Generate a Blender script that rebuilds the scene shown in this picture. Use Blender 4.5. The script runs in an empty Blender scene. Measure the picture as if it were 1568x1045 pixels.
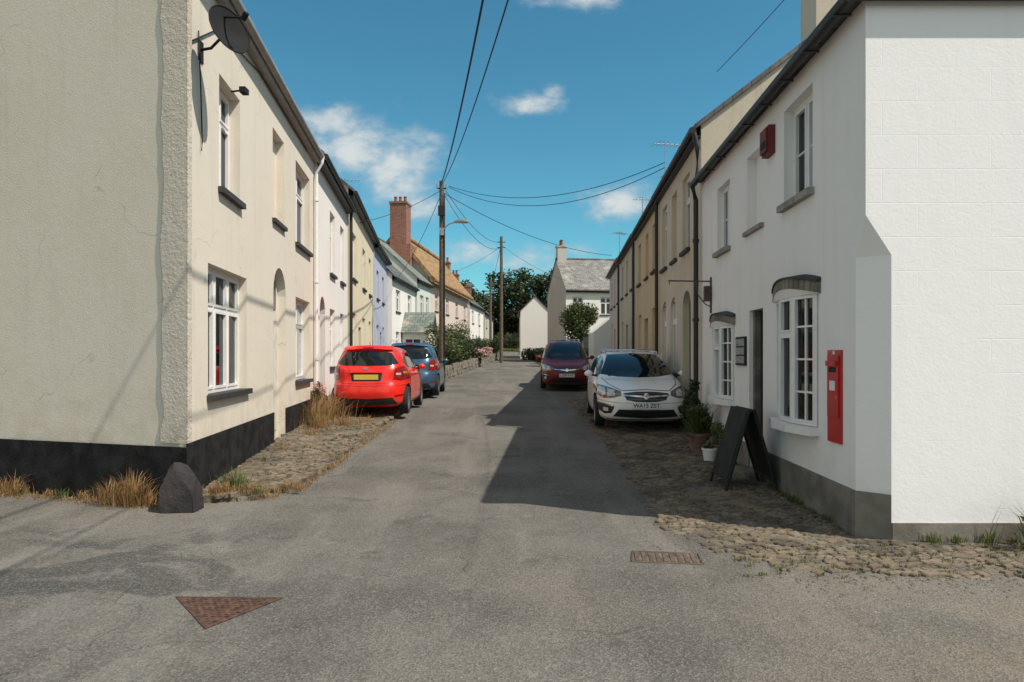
import bpy, bmesh, math, random
from mathutils import Vector, Matrix
from mathutils.bvhtree import BVHTree
R=random.Random(7)
scene=bpy.context.scene
scene.view_settings.view_transform='Standard'
scene.view_settings.look='None'
scene.view_settings.exposure=0

# ------------------------------------------------------------------ materials
class N:
    def __init__(s,nt): s.nt=nt
    def n(s,t,**k):
        x=s.nt.nodes.new(t)
        for a,b in k.items(): setattr(x,a,b)
        return x
    def l(s,a,b): s.nt.links.new(a,b)
    def put(s,sock,v):
        if isinstance(v,bpy.types.NodeSocket): s.l(v,sock)
        elif v is not None:
            if hasattr(sock.default_value,'__len__') and not hasattr(v,'__len__'): v=(v,)*len(sock.default_value)
            if hasattr(v,'__len__') and len(v)==3 and len(sock.default_value)==4: v=(*v,1)
            sock.default_value=v
    def m(s,op,a,b=None,c=None,clamp=False):
        x=s.n('ShaderNodeMath',operation=op); x.use_clamp=clamp
        s.put(x.inputs[0],a)
        if b is not None: s.put(x.inputs[1],b)
        if c is not None: s.put(x.inputs[2],c)
        return x.outputs[0]
    def mix(s,f,a,b,mode='MIX'):
        x=s.n('ShaderNodeMix',data_type='RGBA',blend_type=mode)
        s.put(x.inputs[0],f); s.put(x.inputs[6],a); s.put(x.inputs[7],b)
        return x.outputs[2]
    def ss(s,v,a,b):
        x=s.n('ShaderNodeMapRange',interpolation_type='SMOOTHSTEP')
        s.put(x.inputs[0],v); x.inputs[1].default_value=a; x.inputs[2].default_value=b
        return x.outputs[0]
    def inv(s,v): return s.m('SUBTRACT',1,v)
    def coord(s): return s.n('ShaderNodeTexCoord').outputs['Object']
    def scale(s,v,sc):
        x=s.n('ShaderNodeMapping'); s.l(v,x.inputs[0]); x.inputs['Scale'].default_value=sc; return x.outputs[0]
    def noise(s,v,sc,det=5,rough=.55,dist=0):
        x=s.n('ShaderNodeTexNoise'); s.l(v,x.inputs['Vector']); x.inputs['Scale'].default_value=sc
        x.inputs['Detail'].default_value=det; x.inputs['Roughness'].default_value=rough; x.inputs['Distortion'].default_value=dist
        return x.outputs[0]
    def sep(s,v):
        x=s.n('ShaderNodeSeparateXYZ'); s.l(v,x.inputs[0]); return x.outputs
    def comb(s,a,b,c):
        x=s.n('ShaderNodeCombineXYZ'); s.put(x.inputs[0],a); s.put(x.inputs[1],b); s.put(x.inputs[2],c); return x.outputs[0]

def base(name):
    m=bpy.data.materials.new(name); m.use_nodes=True
    nt=m.node_tree; g=N(nt); p=nt.nodes['Principled BSDF']
    return m,g,p
def bump(g,p,h,strength,dist):
    b=g.n('ShaderNodeBump'); g.l(h,b.inputs['Height']); b.inputs['Strength'].default_value=strength; b.inputs['Distance'].default_value=dist
    g.l(b.outputs[0],p.inputs['Normal'])
def plain(name,c,rough=.6,metal=0,coat=0,var=.15,sc=6,bmp=0,bs=60,spec=.5):
    m,g,p=base(name); v=g.coord()
    n=g.noise(v,sc)
    c2=tuple(x*(1-var) for x in c); c1=tuple(min(1,x*(1+var*.6)) for x in c)
    g.l(g.mix(g.ss(n,.3,.7),c2,c1),p.inputs['Base Color'])
    p.inputs['Roughness'].default_value=rough; p.inputs['Metallic'].default_value=metal
    p.inputs['Coat Weight'].default_value=coat; p.inputs['Coat Roughness'].default_value=.04
    p.inputs['Specular IOR Level'].default_value=spec
    if bmp: bump(g,p,g.noise(v,bs,3),bmp,.01)
    return m
def render_mat(name,c,dirt=.25,rough=.92,blocks=False,bs=45,bstr=.35,crack=False,tint=(.62,.58,.52),bd=.012,low=1.3):
    m,g,p=base(name); v=g.coord()
    bigv=g.noise(v,.7,6,.6); mid=g.noise(v,4,5,.6); st=g.noise(g.scale(v,(5,5,.35)),1.0,5,.6)
    col=g.mix(g.m('MULTIPLY',g.ss(bigv,.42,.75),dirt),c,tuple(a*b*1.35 for a,b in zip(c,tint)))
    col=g.mix(g.m('MULTIPLY',g.ss(st,.5,.8),dirt*.9),col,tuple(x*.62 for x in c))
    col=g.mix(g.m('MULTIPLY',g.ss(mid,.55,.8),dirt*.6),col,tuple(min(.92,x*1.15) for x in c))
    xyz=g.sep(v)
    h=g.noise(v,bs,4,.7)
    h=g.m('ADD',h,g.m('MULTIPLY',g.noise(v,6,3),.8))
    if blocks:
        bt=g.n('ShaderNodeTexBrick'); g.l(g.comb(g.m('ADD',xyz[0],xyz[1]),xyz[2],0),bt.inputs['Vector'])
        bt.inputs['Scale'].default_value=1; bt.inputs['Brick Width'].default_value=.62; bt.inputs['Row Height'].default_value=.29
        bt.inputs['Mortar Size'].default_value=.005; bt.inputs['Mortar Smooth'].default_value=1
        h=g.m('SUBTRACT',h,g.m('MULTIPLY',bt.outputs['Fac'],g.m('MULTIPLY',g.ss(g.noise(v,1.1),.38,.62),.55)))
    if crack:
        vt=g.n('ShaderNodeTexVoronoi',feature='DISTANCE_TO_EDGE')
        wv=g.n('ShaderNodeVectorMath',operation='ADD'); g.l(v,wv.inputs[0])
        nn=g.n('ShaderNodeTexNoise'); g.l(v,nn.inputs['Vector']); nn.inputs['Scale'].default_value=2.5
        sc=g.n('ShaderNodeVectorMath',operation='SCALE'); g.l(nn.outputs[1],sc.inputs[0]); sc.inputs['Scale'].default_value=.6
        g.l(sc.outputs[0],wv.inputs[1]); g.l(wv.outputs[0],vt.inputs['Vector']); vt.inputs['Scale'].default_value=.55
        ck=g.m('MULTIPLY',g.inv(g.ss(vt.outputs[0],0,.005)),g.ss(g.noise(v,.9),.48,.58))
        col=g.mix(g.m('MULTIPLY',ck,.6),col,tuple(x*.45 for x in c))
        gr=g.n('ShaderNodeTexVoronoi'); g.l(v,gr.inputs['Vector']); gr.inputs['Scale'].default_value=85
        gc=g.sep(gr.outputs['Color'])[0]
        col=g.mix(g.m('MULTIPLY',g.ss(gc,.6,1),.18),col,tuple(x*.6 for x in c))
        h=g.m('ADD',h,g.m('MULTIPLY',g.inv(gr.outputs[0]),.25))
    lw=g.m('MULTIPLY',g.inv(g.ss(xyz[2],.1,low)),g.m('MULTIPLY',g.ss(mid,.35,.7),min(1,dirt*1.6)))
    col=g.mix(lw,col,tuple(a*b for a,b in zip(c,(.62,.56,.47))))
    g.l(col,p.inputs['Base Color']); p.inputs['Roughness'].default_value=rough
    p.inputs['Specular IOR Level'].default_value=.2
    bump(g,p,h,bstr,bd)
    return m
def roof_mat(name,c,axis='Y',c2=None):
    m,g,p=base(name); v=g.coord(); xyz=g.sep(v)
    a,b=(xyz[1],xyz[0]) if axis=='Y' else (xyz[0],xyz[1])
    bt=g.n('ShaderNodeTexBrick'); g.l(g.comb(a,g.m('MULTIPLY',b,1.35),0),bt.inputs['Vector'])
    bt.inputs['Scale'].default_value=1; bt.inputs['Brick Width'].default_value=.3; bt.inputs['Row Height'].default_value=.22; bt.inputs['Mortar Size'].default_value=.012
    bt.inputs['Color1'].default_value=(*c,1); bt.inputs['Color2'].default_value=(*[x*.6 for x in c],1); bt.inputs['Mortar'].default_value=(*[x*.25 for x in c],1)
    n=g.noise(v,1.3,6,.65)
    g.l(g.mix(g.ss(n,.5,.72),bt.outputs[0],c2 or (.32,.30,.24)),p.inputs['Base Color'])
    p.inputs['Roughness'].default_value=.75
    bump(g,p,bt.outputs['Fac'],-.5,.02)
    return m
def brick_mat(name,c):
    m,g,p=base(name); v=g.coord(); xyz=g.sep(v)
    bt=g.n('ShaderNodeTexBrick'); g.l(g.comb(g.m('ADD',xyz[0],xyz[1]),xyz[2],0),bt.inputs['Vector'])
    bt.inputs['Scale'].default_value=1; bt.inputs['Brick Width'].default_value=.22; bt.inputs['Row Height'].default_value=.075; bt.inputs['Mortar Size'].default_value=.008
    bt.inputs['Color1'].default_value=(*c,1); bt.inputs['Color2'].default_value=(*[x*.6 for x in c],1); bt.inputs['Mortar'].default_value=(.3,.25,.2,1)
    g.l(g.mix(g.ss(g.noise(v,3),.5,.8),bt.outputs[0],(.1,.06,.05)),p.inputs['Base Color']); p.inputs['Roughness'].default_value=.9
    return m
def stone_mat(name,ca,cb,cc,rough=.9,vs=7,moss=0):
    m,g,p=base(name); v=g.coord()
    vt=g.n('ShaderNodeTexVoronoi'); g.l(v,vt.inputs['Vector']); vt.inputs['Scale'].default_value=vs
    rgb=g.sep(vt.outputs['Color'])
    col=g.mix(rgb[0],ca,cb); col=g.mix(g.ss(g.noise(v,2.2),.48,.64),col,cc)
    if moss: col=g.mix(g.m('MULTIPLY',g.ss(g.noise(v,3.1,6,.7),.55,.68),moss),col,(.06,.07,.028))
    g.l(g.mix(g.m('MULTIPLY',g.noise(v,30,6,.7),.6),col,tuple(x*.35 for x in ca)),p.inputs['Base Color'])
    p.inputs['Roughness'].default_value=rough; p.inputs['Specular IOR Level'].default_value=.2; bump(g,p,g.noise(v,35,5,.7),.9,.012)
    return m
def asphalt():
    m,g,p=base('asphalt'); v=g.coord(); xyz=g.sep(v)
    c=g.mix(g.ss(g.noise(v,.5,7,.65),.34,.68),(.100,.094,.085),(.172,.161,.144))
    c=g.mix(g.m('MULTIPLY',g.ss(g.noise(g.scale(v,(1.6,.22,1)),1.1,6,.6),.47,.68),.55),c,(.215,.20,.178))
    # dark worn / tarred blotches on the left of the junction
    reg=g.m('MULTIPLY',g.inv(g.ss(xyz[0],-2.6,-.9)),g.inv(g.ss(xyz[1],5.6,7.0)))
    sw=g.noise(g.scale(v,(.8,1.35,1)),.95,6,.55,.5)
    c=g.mix(g.m('MULTIPLY',g.m('MULTIPLY',g.ss(sw,.50,.57),reg),.75),c,(.058,.058,.057))
    s3=g.noise(g.scale(v,(1.3,.6,1)),1.7,5,.55,.3)
    c=g.mix(g.m('MULTIPLY',g.m('MULTIPLY',g.ss(s3,.56,.62),reg),.45),c,(.21,.20,.185))
    bl=g.noise(v,1.5,5,.6,.4)
    c=g.mix(g.m('MULTIPLY',g.ss(bl,.60,.67),.55),c,(.066,.064,.06))
    c=g.mix(g.m('MULTIPLY',g.ss(g.noise(v,2.3,6,.7,.3),.61,.69),.4),c,(.27,.25,.22))
    rt=g.m('MULTIPLY',g.ss(xyz[0],.6,2.4),g.inv(g.ss(xyz[1],4.6,5.8)))
    c=g.mix(g.m('MULTIPLY',rt,g.m('MULTIPLY',g.ss(g.noise(v,1.3,6,.65),.35,.7),.7)),c,(.20,.168,.132))
    c=g.mix(g.m('MULTIPLY',g.ss(g.noise(v,.33,3),.5,.62),.3),c,(.20,.175,.145))
    lnx=g.m('ADD',xyz[0],g.m('MULTIPLY',g.noise(v,1.2,3),.35))
    tr=g.m('MULTIPLY',g.ss(lnx,.62,.68),g.inv(g.ss(lnx,1.22,1.28)))
    c=g.mix(g.m('MULTIPLY',g.m('MULTIPLY',tr,g.inv(g.ss(xyz[1],5,7))),.2),c,(.08,.08,.077))
    sm=g.n('ShaderNodeVectorMath',operation='ADD'); nz=g.n('ShaderNodeTexNoise'); g.l(v,nz.inputs['Vector']); nz.inputs['Scale'].default_value=1.2
    g.l(v,sm.inputs[0]); g.l(nz.outputs[1],sm.inputs[1])
    vt=g.n('ShaderNodeTexVoronoi',feature='DISTANCE_TO_EDGE'); g.l(sm.outputs[0],vt.inputs['Vector']); vt.inputs['Scale'].default_value=.4
    ck=g.m('MULTIPLY',g.inv(g.ss(vt.outputs[0],0,.006)),g.ss(g.noise(v,.7),.5,.58))
    c=g.mix(g.m('MULTIPLY',ck,.5),c,(.05,.05,.05))
    s2=g.n('ShaderNodeTexVoronoi'); g.l(v,s2.inputs['Vector']); s2.inputs['Scale'].default_value=95
    r=g.sep(s2.outputs['Color'])[0]
    c=g.mix(g.m('MULTIPLY',g.ss(r,.55,1),.33),c,(.32,.30,.26)); c=g.mix(g.m('MULTIPLY',g.inv(g.ss(r,0,.4)),.4),c,(.045,.045,.043))
    sp=g.noise(v,9,3); c=g.mix(g.m('MULTIPLY',g.ss(sp,.72,.76),.5),c,(.38,.35,.30))
    g.l(c,p.inputs['Base Color']); p.inputs['Roughness'].default_value=.97; p.inputs['Specular IOR Level'].default_value=.12
    bump(g,p,g.m('ADD',s2.outputs[0],g.m('MULTIPLY',g.noise(v,5,4),1.5)),.45,.012)
    return m
def leaf_mat(name,ca,cb):
    m,g,p=base(name); v=g.coord()
    g.l(g.mix(g.noise(v,8,3),ca,cb),p.inputs['Base Color']); p.inputs['Roughness'].default_value=.65
    t=g.n('ShaderNodeBsdfTranslucent'); t.inputs[0].default_value=(*cb,1)
    mx=g.n('ShaderNodeMixShader'); mx.inputs[0].default_value=.25
    g.l(p.outputs[0],mx.inputs[1]); g.l(t.outputs[0],mx.inputs[2]); g.l(mx.outputs[0],g.nt.nodes['Material Output'].inputs[0])
    return m
def glass_mat():
    m,g,p=base('window_glass')
    tr=g.n('ShaderNodeBsdfTransparent'); tr.inputs[0].default_value=(.6,.65,.65,1)
    gl=g.n('ShaderNodeBsdfGlossy'); gl.inputs['Roughness'].default_value=.02; gl.inputs[0].default_value=(.9,.93,.95,1)
    fr=g.n('ShaderNodeFresnel'); fr.inputs[0].default_value=1.45
    mx=g.n('ShaderNodeMixShader'); g.l(g.m('ADD',g.m('MULTIPLY',fr.outputs[0],.75),.03,clamp=True),mx.inputs[0]); g.l(tr.outputs[0],mx.inputs[1]); g.l(gl.outputs[0],mx.inputs[2])
    g.l(mx.outputs[0],g.nt.nodes['Material Output'].inputs[0]); return m

M={}
M['cream']=render_mat('cream_render',(.73,.665,.565),.33,crack=True,bs=60,bstr=.32,low=1.8,tint=(.64,.60,.53))
M['rough']=render_mat('roughcast',(.64,.585,.50),.45,bs=26,bstr=.9,bd=.026)
M['white']=render_mat('white_render',(.82,.79,.74),.2)
M['whiteblock']=render_mat('white_blockwork',(.90,.895,.90),.10,blocks=True,bs=30,bstr=.22,tint=(.72,.71,.7),low=.6)
M['whitewall']=render_mat('white_painted_wall',(.88,.85,.83),.2,bstr=.3,bs=25,low=.9)
M['yellow']=render_mat('pale_yellow_render',(.72,.64,.47),.3)
M['lav']=render_mat('lavender_render',(.46,.48,.58),.2)
M['ochre']=render_mat('ochre_render',(.64,.51,.34),.45)
M['beige']=render_mat('beige_render',(.62,.55,.43),.55)
M['mint']=render_mat('mint_render',(.60,.66,.60),.2)
M['pink']=render_mat('pink_render',(.68,.57,.49),.3)
M['grey_r']=render_mat('grey_render',(.50,.475,.43),.5)
M['black']=plain('black_plinth_paint',(.020,.019,.020),.8,var=.6,sc=5,bmp=.5,bs=30,spec=.2)
M['greyp']=plain('grey_plinth_paint',(.22,.20,.17),.9,var=.35,sc=3,bmp=.4,bs=40,spec=.15)
M['upvc']=plain('white_upvc',(.80,.79,.77),.35,var=.05)
M['cream_frame']=plain('off_white_gloss',(.66,.63,.56),.5,var=.15)
M['sill']=plain('slate_sill',(.045,.045,.045),.8,var=.3,bmp=.3)
M['stonesill']=plain('grey_sill',(.30,.27,.235),.9,var=.3,bmp=.3)
M['glass']=glass_mat()
M['dglass']=plain('dark_glass',(.025,.03,.034),.05,var=.4,spec=.6)
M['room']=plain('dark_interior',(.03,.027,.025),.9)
M['curtain']=plain('net_curtain',(.42,.40,.37),.9,var=.3,sc=14)
M['slate']=roof_mat('slate_roof',(.13,.13,.135),c2=(.22,.205,.17))
M['slateX']=roof_mat('slate_roof_grey',(.25,.245,.23),'X',(.36,.33,.27))
M['greenroof']=roof_mat('green_slate',(.21,.25,.22),'X')
M['thatch']=plain('thatch',(.33,.21,.11),.98,var=.45,sc=4,bmp=1,bs=14,spec=.1)
M['brick']=brick_mat('red_brick',(.34,.11,.07))
M['gutter']=plain('black_gutter',(.016,.016,.016),.5)
M['ggutter']=plain('grey_gutter',(.28,.265,.245),.6)
M['pot']=plain('terracotta',(.20,.105,.07),.9,bmp=.3,var=.35)
M['asphalt']=asphalt()
M['grass']=plain('verge_grass',(.07,.08,.03),.95,var=.5,sc=3,bmp=1,bs=25,spec=.1)
M['cob']=stone_mat('cobble_stone',(.17,.135,.10),(.31,.255,.185),(.125,.11,.088),vs=9,moss=.5)
M['soil']=plain('dusty_soil',(.15,.12,.085),.98,var=.5,sc=9,bmp=1,bs=40,spec=.1)
M['kerb']=stone_mat('kerb_stone',(.25,.215,.17),(.18,.16,.13),(.13,.12,.10))
M['rub']=stone_mat('rubble_stone',(.28,.25,.2),(.2,.18,.15),(.33,.30,.25))
M['darkstone']=stone_mat('dark_slate_boulder',(.040,.036,.040),(.06,.052,.056),(.085,.073,.068))
M['rust']=plain('rusted_iron',(.11,.06,.042),.85,metal=.2,var=.5,sc=20,bmp=.6,bs=50)
M['iron']=plain('cast_iron',(.12,.09,.072),.85,metal=.2,var=.4,bmp=.4)
M['wood']=plain('pole_timber',(.13,.10,.075),.9,var=.4,sc=8,bmp=.5)
M['metal']=plain('galvanised_metal',(.42,.43,.44),.4,metal=.7)
M['postred']=plain('post_box_red',(.50,.012,.010),.4,var=.15,coat=.2)
M['boxred']=plain('faded_red_plastic',(.16,.018,.018),.6,var=.3)
M['wire']=plain('black_cable',(.01,.01,.01),.6)
M['dish']=plain('dark_dish',(.022,.022,.024),.85,spec=.15)
M['board']=plain('dark_board',(.022,.024,.022),.75,var=.4,spec=.3)
M['paper']=plain('notice_paper',(.36,.36,.36),.7,var=.6,sc=40)
M['tyre']=plain('tyre_rubber',(.018,.018,.018),.85)
M['alloy']=plain('alloy_wheel',(.42,.42,.43),.3,metal=.8)
M['trim']=plain('black_trim',(.015,.015,.016),.5)
M['chrome']=plain('chrome',(.7,.7,.72),.12,metal=1)
M['lens']=plain('headlamp_lens',(.55,.57,.6),.05,var=.3,sc=12,coat=1)
M['lamp_in']=plain('headlamp_inner',(.10,.105,.11),.12,coat=1)
M['tail']=plain('tail_lamp',(.26,.006,.008),.08,coat=1)
M['amber']=plain('amber_lens',(.6,.2,.02),.1,coat=1)
M['plw']=plain('white_plate',(.78,.78,.74),.4,var=.02)
M['ply']=plain('yellow_plate',(.72,.50,.08),.4,var=.02)
M['carglass']=plain('car_glass',(.010,.012,.013),.03,var=.3,spec=.5,coat=.3)
M['p_red']=plain('red_car_paint',(.78,.020,.010),.3,var=.03,coat=.8)
M['p_blue']=plain('blue_car_paint',(.045,.11,.18),.3,metal=.3,var=.03,coat=.8)
M['p_maroon']=plain('maroon_car_paint',(.20,.008,.008),.4,metal=0,var=.03,coat=.25,spec=.3)
M['p_white']=plain('white_car_paint',(.92,.91,.90),.35,var=.015,coat=.6)
M['dry']=leaf_mat('dry_grass',(.27,.145,.06),(.40,.26,.11))
M['weed']=leaf_mat('weed_green',(.08,.11,.03),(.17,.18,.06))
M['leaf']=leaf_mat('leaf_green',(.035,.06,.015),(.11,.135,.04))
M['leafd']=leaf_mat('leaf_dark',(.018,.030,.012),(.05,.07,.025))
M['leafp']=leaf_mat('leaf_purple',(.05,.02,.03),(.1,.05,.05))
M['flower']=leaf_mat('hydrangea_pink',(.6,.25,.28),(.7,.5,.48))
M['bark']=plain('bark',(.09,.07,.05),.95,var=.4,bmp=.8)
M['lav_door']=plain('dark_door',(.03,.04,.05),.5)

# ------------------------------------------------------------------ builders
class B:
    def __init__(s,name): s.name=name; s.p={}
    def add(s,part,mat,vs,fs,smooth=False):
        k=(part,mat,smooth)
        v,f=s.p.setdefault(k,([],[])); o=len(v)
        v.extend([tuple(x) for x in vs]); f.extend([tuple(i+o for i in q) for q in fs])
    def box(s,part,mat,x0,x1,y0,y1,z0,z1):
        s.hexa(part,mat,[(x0,y0,z0),(x1,y0,z0),(x1,y1,z0),(x0,y1,z0),(x0,y0,z1),(x1,y0,z1),(x1,y1,z1),(x0,y1,z1)])
    def hexa(s,part,mat,v): s.add(part,mat,v,[(0,3,2,1),(4,5,6,7),(0,1,5,4),(1,2,6,5),(2,3,7,6),(3,0,4,7)])
    def fbox(s,part,mat,F,s0,s1,d0,d1,z0,z1):
        s.hexa(part,mat,[F(s0,d0,z0),F(s1,d0,z0),F(s1,d1,z0),F(s0,d1,z0),F(s0,d0,z1),F(s1,d0,z1),F(s1,d1,z1),F(s0,d1,z1)])
    def tube(s,part,mat,pts,r,n=8,caps=True):
        pts=[Vector(p) for p in pts]; rs=r if hasattr(r,'__len__') else [r]*len(pts)
        vs=[];fs=[]
        for i,p in enumerate(pts):
            t=(pts[min(i+1,len(pts)-1)]-pts[max(i-1,0)]).normalized()
            a=t.cross(Vector((0,0,1))); a=a.normalized() if a.length>.05 else Vector((1,0,0)); b=t.cross(a).normalized()
            for k in range(n):
                an=2*math.pi*k/n; vs.append(p+a*math.cos(an)*rs[i]+b*math.sin(an)*rs[i])
        for i in range(len(pts)-1):
            for k in range(n): fs.append((i*n+k,i*n+(k+1)%n,(i+1)*n+(k+1)%n,(i+1)*n+k))
        if caps: fs.append(tuple(range(n))); fs.append(tuple((len(pts)-1)*n+k for k in range(n)))
        s.add(part,mat,vs,fs,n>5)
    def finish(s,loc=None,rot=None,scale=None):
        obs=[]
        for (part,mat,sm),(v,f) in s.p.items():
            me=bpy.data.meshes.new(part); me.from_pydata(v,[],f); me.update()
            me.materials.append(M[mat] if isinstance(mat,str) else mat)
            bm=bmesh.new(); bm.from_mesh(me); bmesh.ops.recalc_face_normals(bm,faces=bm.faces); bm.to_mesh(me); bm.free()
            if sm:
                for q in me.polygons: q.use_smooth=True
                try: me.set_sharp_from_angle(angle=math.radians(40))
                except Exception: pass
            o=bpy.data.objects.new(part,me); scene.collection.objects.link(o); obs.append(o)
        if len(obs)==1 and loc is None:
            obs[0].name=s.name; return obs[0]
        e=bpy.data.objects.new(s.name,None); scene.collection.objects.link(e); e.empty_display_size=.2
        for o in obs: o.parent=e
        if loc: e.location=loc
        if rot is not None: e.rotation_euler=rot
        if scale: e.scale=scale
        return e
def frame(A,u,n):
    def F(s,d,z): return (A[0]+u[0]*s+n[0]*d, A[1]+u[1]*s+n[1]*d, z)
    return F
def gh(y):
    if y<7: return 0.0
    t=y-7
    if t<2: return .0125*t*t/2
    if y<75: return .025*(t-1)
    return .025*67+.05*(min(y,200)-75)

def wall(b,mat,F,s0,L,z0,z1,ops,part='wall',rev=None):
    S=sorted({s0,L,*[o[0] for o in ops],*[o[1] for o in ops]}); Z=sorted({z0,z1,*[o[2] for o in ops],*[o[3] for o in ops]})
    for i in range(len(S)-1):
        for j in range(len(Z)-1):
            cs=(S[i]+S[i+1])/2; cz=(Z[j]+Z[j+1])/2
            if any(o[0]<cs<o[1] and o[2]<cz<o[3] for o in ops): continue
            b.add(part,mat,[F(S[i],0,Z[j]),F(S[i+1],0,Z[j]),F(S[i+1],0,Z[j+1]),F(S[i],0,Z[j+1])],[(0,1,2,3)])
    for o in ops:
        a,c,zl,zh=o[:4]; dp=o[4]
        for q in ([(a,zl),(a,zh)],[(c,zl),(c,zh)],[(a,zl),(c,zl)],[(a,zh),(c,zh)]):
            (sa,za),(sb,zb)=q
            b.add('reveal',rev or mat,[F(sa,0,za),F(sb,0,zb),F(sb,dp,zb),F(sa,dp,za)],[(0,1,2,3)])
def window(b,F,a,c,zl,zh,dp,n=2,transom=0,grid=0,fm='upvc',sill='sill',glass='glass',curt=True,sw=.05,sp=.07,t=.055,rim=.03,vbar=True,cw=.15):
    b.fbox('frame',fm,F,a,c,dp-.06,dp,zl,zl+t); b.fbox('frame',fm,F,a,c,dp-.06,dp,zh-t,zh)
    b.fbox('frame',fm,F,a,a+t,dp-.06,dp,zl+t,zh-t); b.fbox('frame',fm,F,c-t,c,dp-.06,dp,zl+t,zh-t)
    w=(c-a)/n
    for i in range(1,n): b.fbox('frame',fm,F,a+w*i-.035,a+w*i+.035,dp-.058,dp-.002,zl+t,zh-t)
    for i in range(n):
        x0=a+w*i+(.035 if i else t); x1=a+w*(i+1)-(.035 if i<n-1 else t)
        zs=[zl+t,zh-t]
        if transom: 
            zt=zl+(zh-zl)*transom; zs=[zl+t,zt,zh-t]
            b.fbox('frame',fm,F,x0,x1,dp-.056,dp-.004,zt-.025,zt+.025)
        for g in range(1,grid+1 if grid else 1):
            zz=zl+(zh-zl)*g/(grid+1); b.fbox('glazing_bar',fm,F,x0,x1,dp-.05,dp-.02,zz-.010,zz+.010)
        if grid and vbar: 
            xm=(x0+x1)/2; b.fbox('glazing_bar',fm,F,xm-.010,xm+.010,dp-.048,dp-.018,zl+t,zh-t)
        if rim:
            for k in range(len(zs)-1):
                r=rim; p0,p1=zs[k]+(.025 if k else 0),zs[k+1]-(.025 if (transom and k==0) else 0)
                for (u0,u1,v0,v1) in ((x0,x1,p0,p0+r),(x0,x1,p1-r,p1),(x0,x0+r,p0+r,p1-r),(x1-r,x1,p0+r,p1-r)):
                    b.fbox('sash',fm,F,u0,u1,dp-.07,dp-.03,v0,v1)
    b.add('glass',glass,[F(a+t,dp-.028,zl+t),F(c-t,dp-.028,zl+t),F(c-t,dp-.028,zh-t),F(a+t,dp-.028,zh-t)],[(0,1,2,3)])
    if glass=='glass':
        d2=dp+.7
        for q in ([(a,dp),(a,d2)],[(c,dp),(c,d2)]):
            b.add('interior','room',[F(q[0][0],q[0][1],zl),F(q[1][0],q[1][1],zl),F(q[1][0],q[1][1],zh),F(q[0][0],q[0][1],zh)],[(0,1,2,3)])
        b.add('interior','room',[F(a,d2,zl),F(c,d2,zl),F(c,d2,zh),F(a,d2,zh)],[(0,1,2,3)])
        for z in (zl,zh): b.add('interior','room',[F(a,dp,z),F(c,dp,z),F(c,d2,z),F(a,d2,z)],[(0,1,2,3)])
        if curt:
            W=(c-a)
            for (x0,x1) in ((a+.01,a+W*cw),(c-W*cw,c-.01)):
                vs=[];fs=[];k=14
                for i in range(k+1):
                    x=x0+(x1-x0)*i/k; d=dp+.10+.025*math.sin(i*1.9)
                    vs+= [F(x,d,zl+.02),F(x,d,zh-.02)]
                for i in range(k): fs.append((2*i,2*i+2,2*i+3,2*i+1))
                b.add('curtain','curtain',vs,fs,True)
    if sill: b.fbox('sill',sill,F,a-sw,c+sw,-sp,dp-.061,zl-.065,zl+.006)
def arch_fill(b,mat,F,a,c,zs,zh,dp,n=10,d0=0):
    cx=(a+c)/2; r=(c-a)/2; h=zh-zs
    top=[];arc=[]
    for i in range(n+1):
        t=math.pi*i/n; x=cx-r*math.cos(t); z=zs+(h-.002)*math.sin(t); arc.append((x,z)); top.append((x,zh))
    vs=[];fs=[]
    for (x,z),(x2,z2) in zip(arc,top): vs+=[F(x,d0,z),F(x2,d0,z2),F(x,dp,z)]
    for i in range(n): fs+=[(3*i,3*i+3,3*i+4,3*i+1),(3*i,3*i+3,3*i+5,3*i+2)]
    b.add('arch',mat,vs,fs)
def chimney(b,F,s,d,w,z0,z1,mat='brick',pots=2,dd=None):
    dd=dd or w
    b.fbox('chimney',mat,F,s-w/2,s+w/2,d-dd/2,d+dd/2,z0,z1)
    b.fbox('chimney_cap',mat,F,s-w/2-.05,s+w/2+.05,d-dd/2-.05,d+dd/2+.05,z1,z1+.14)
    for i in range(pots):
        q=d+(i-(pots-1)/2)*.34; x,y,_=F(s,q,0)
        b.tube('chimney_pot','pot',[(x,y,z1+.14),(x,y,z1+.5),(x,y,z1+.52),(x,y,z1+.58)],[.12,.09,.12,.12],10)
def aerial(b,x,y,z,h=1.2,yaw=0.5,k=7):
    b.tube('aerial','metal',[(x,y,z),(x,y,z+h)],.018,6)
    dx,dy=math.cos(yaw),math.sin(yaw)
    b.tube('aerial','metal',[(x-.35*dx,y-.35*dy,z+h-.08),(x+.6*dx,y+.6*dy,z+h-.02)],.012,5)
    for i in range(k):
        t=-.3+i*.14; l=.3-.02*i
        b.tube('aerial','metal',[(x+t*dx-l*dy,y+t*dy+l*dx,z+h-.06),(x+t*dx+l*dy,y+t*dy-l*dx,z+h-.06)],.008,4)
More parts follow.
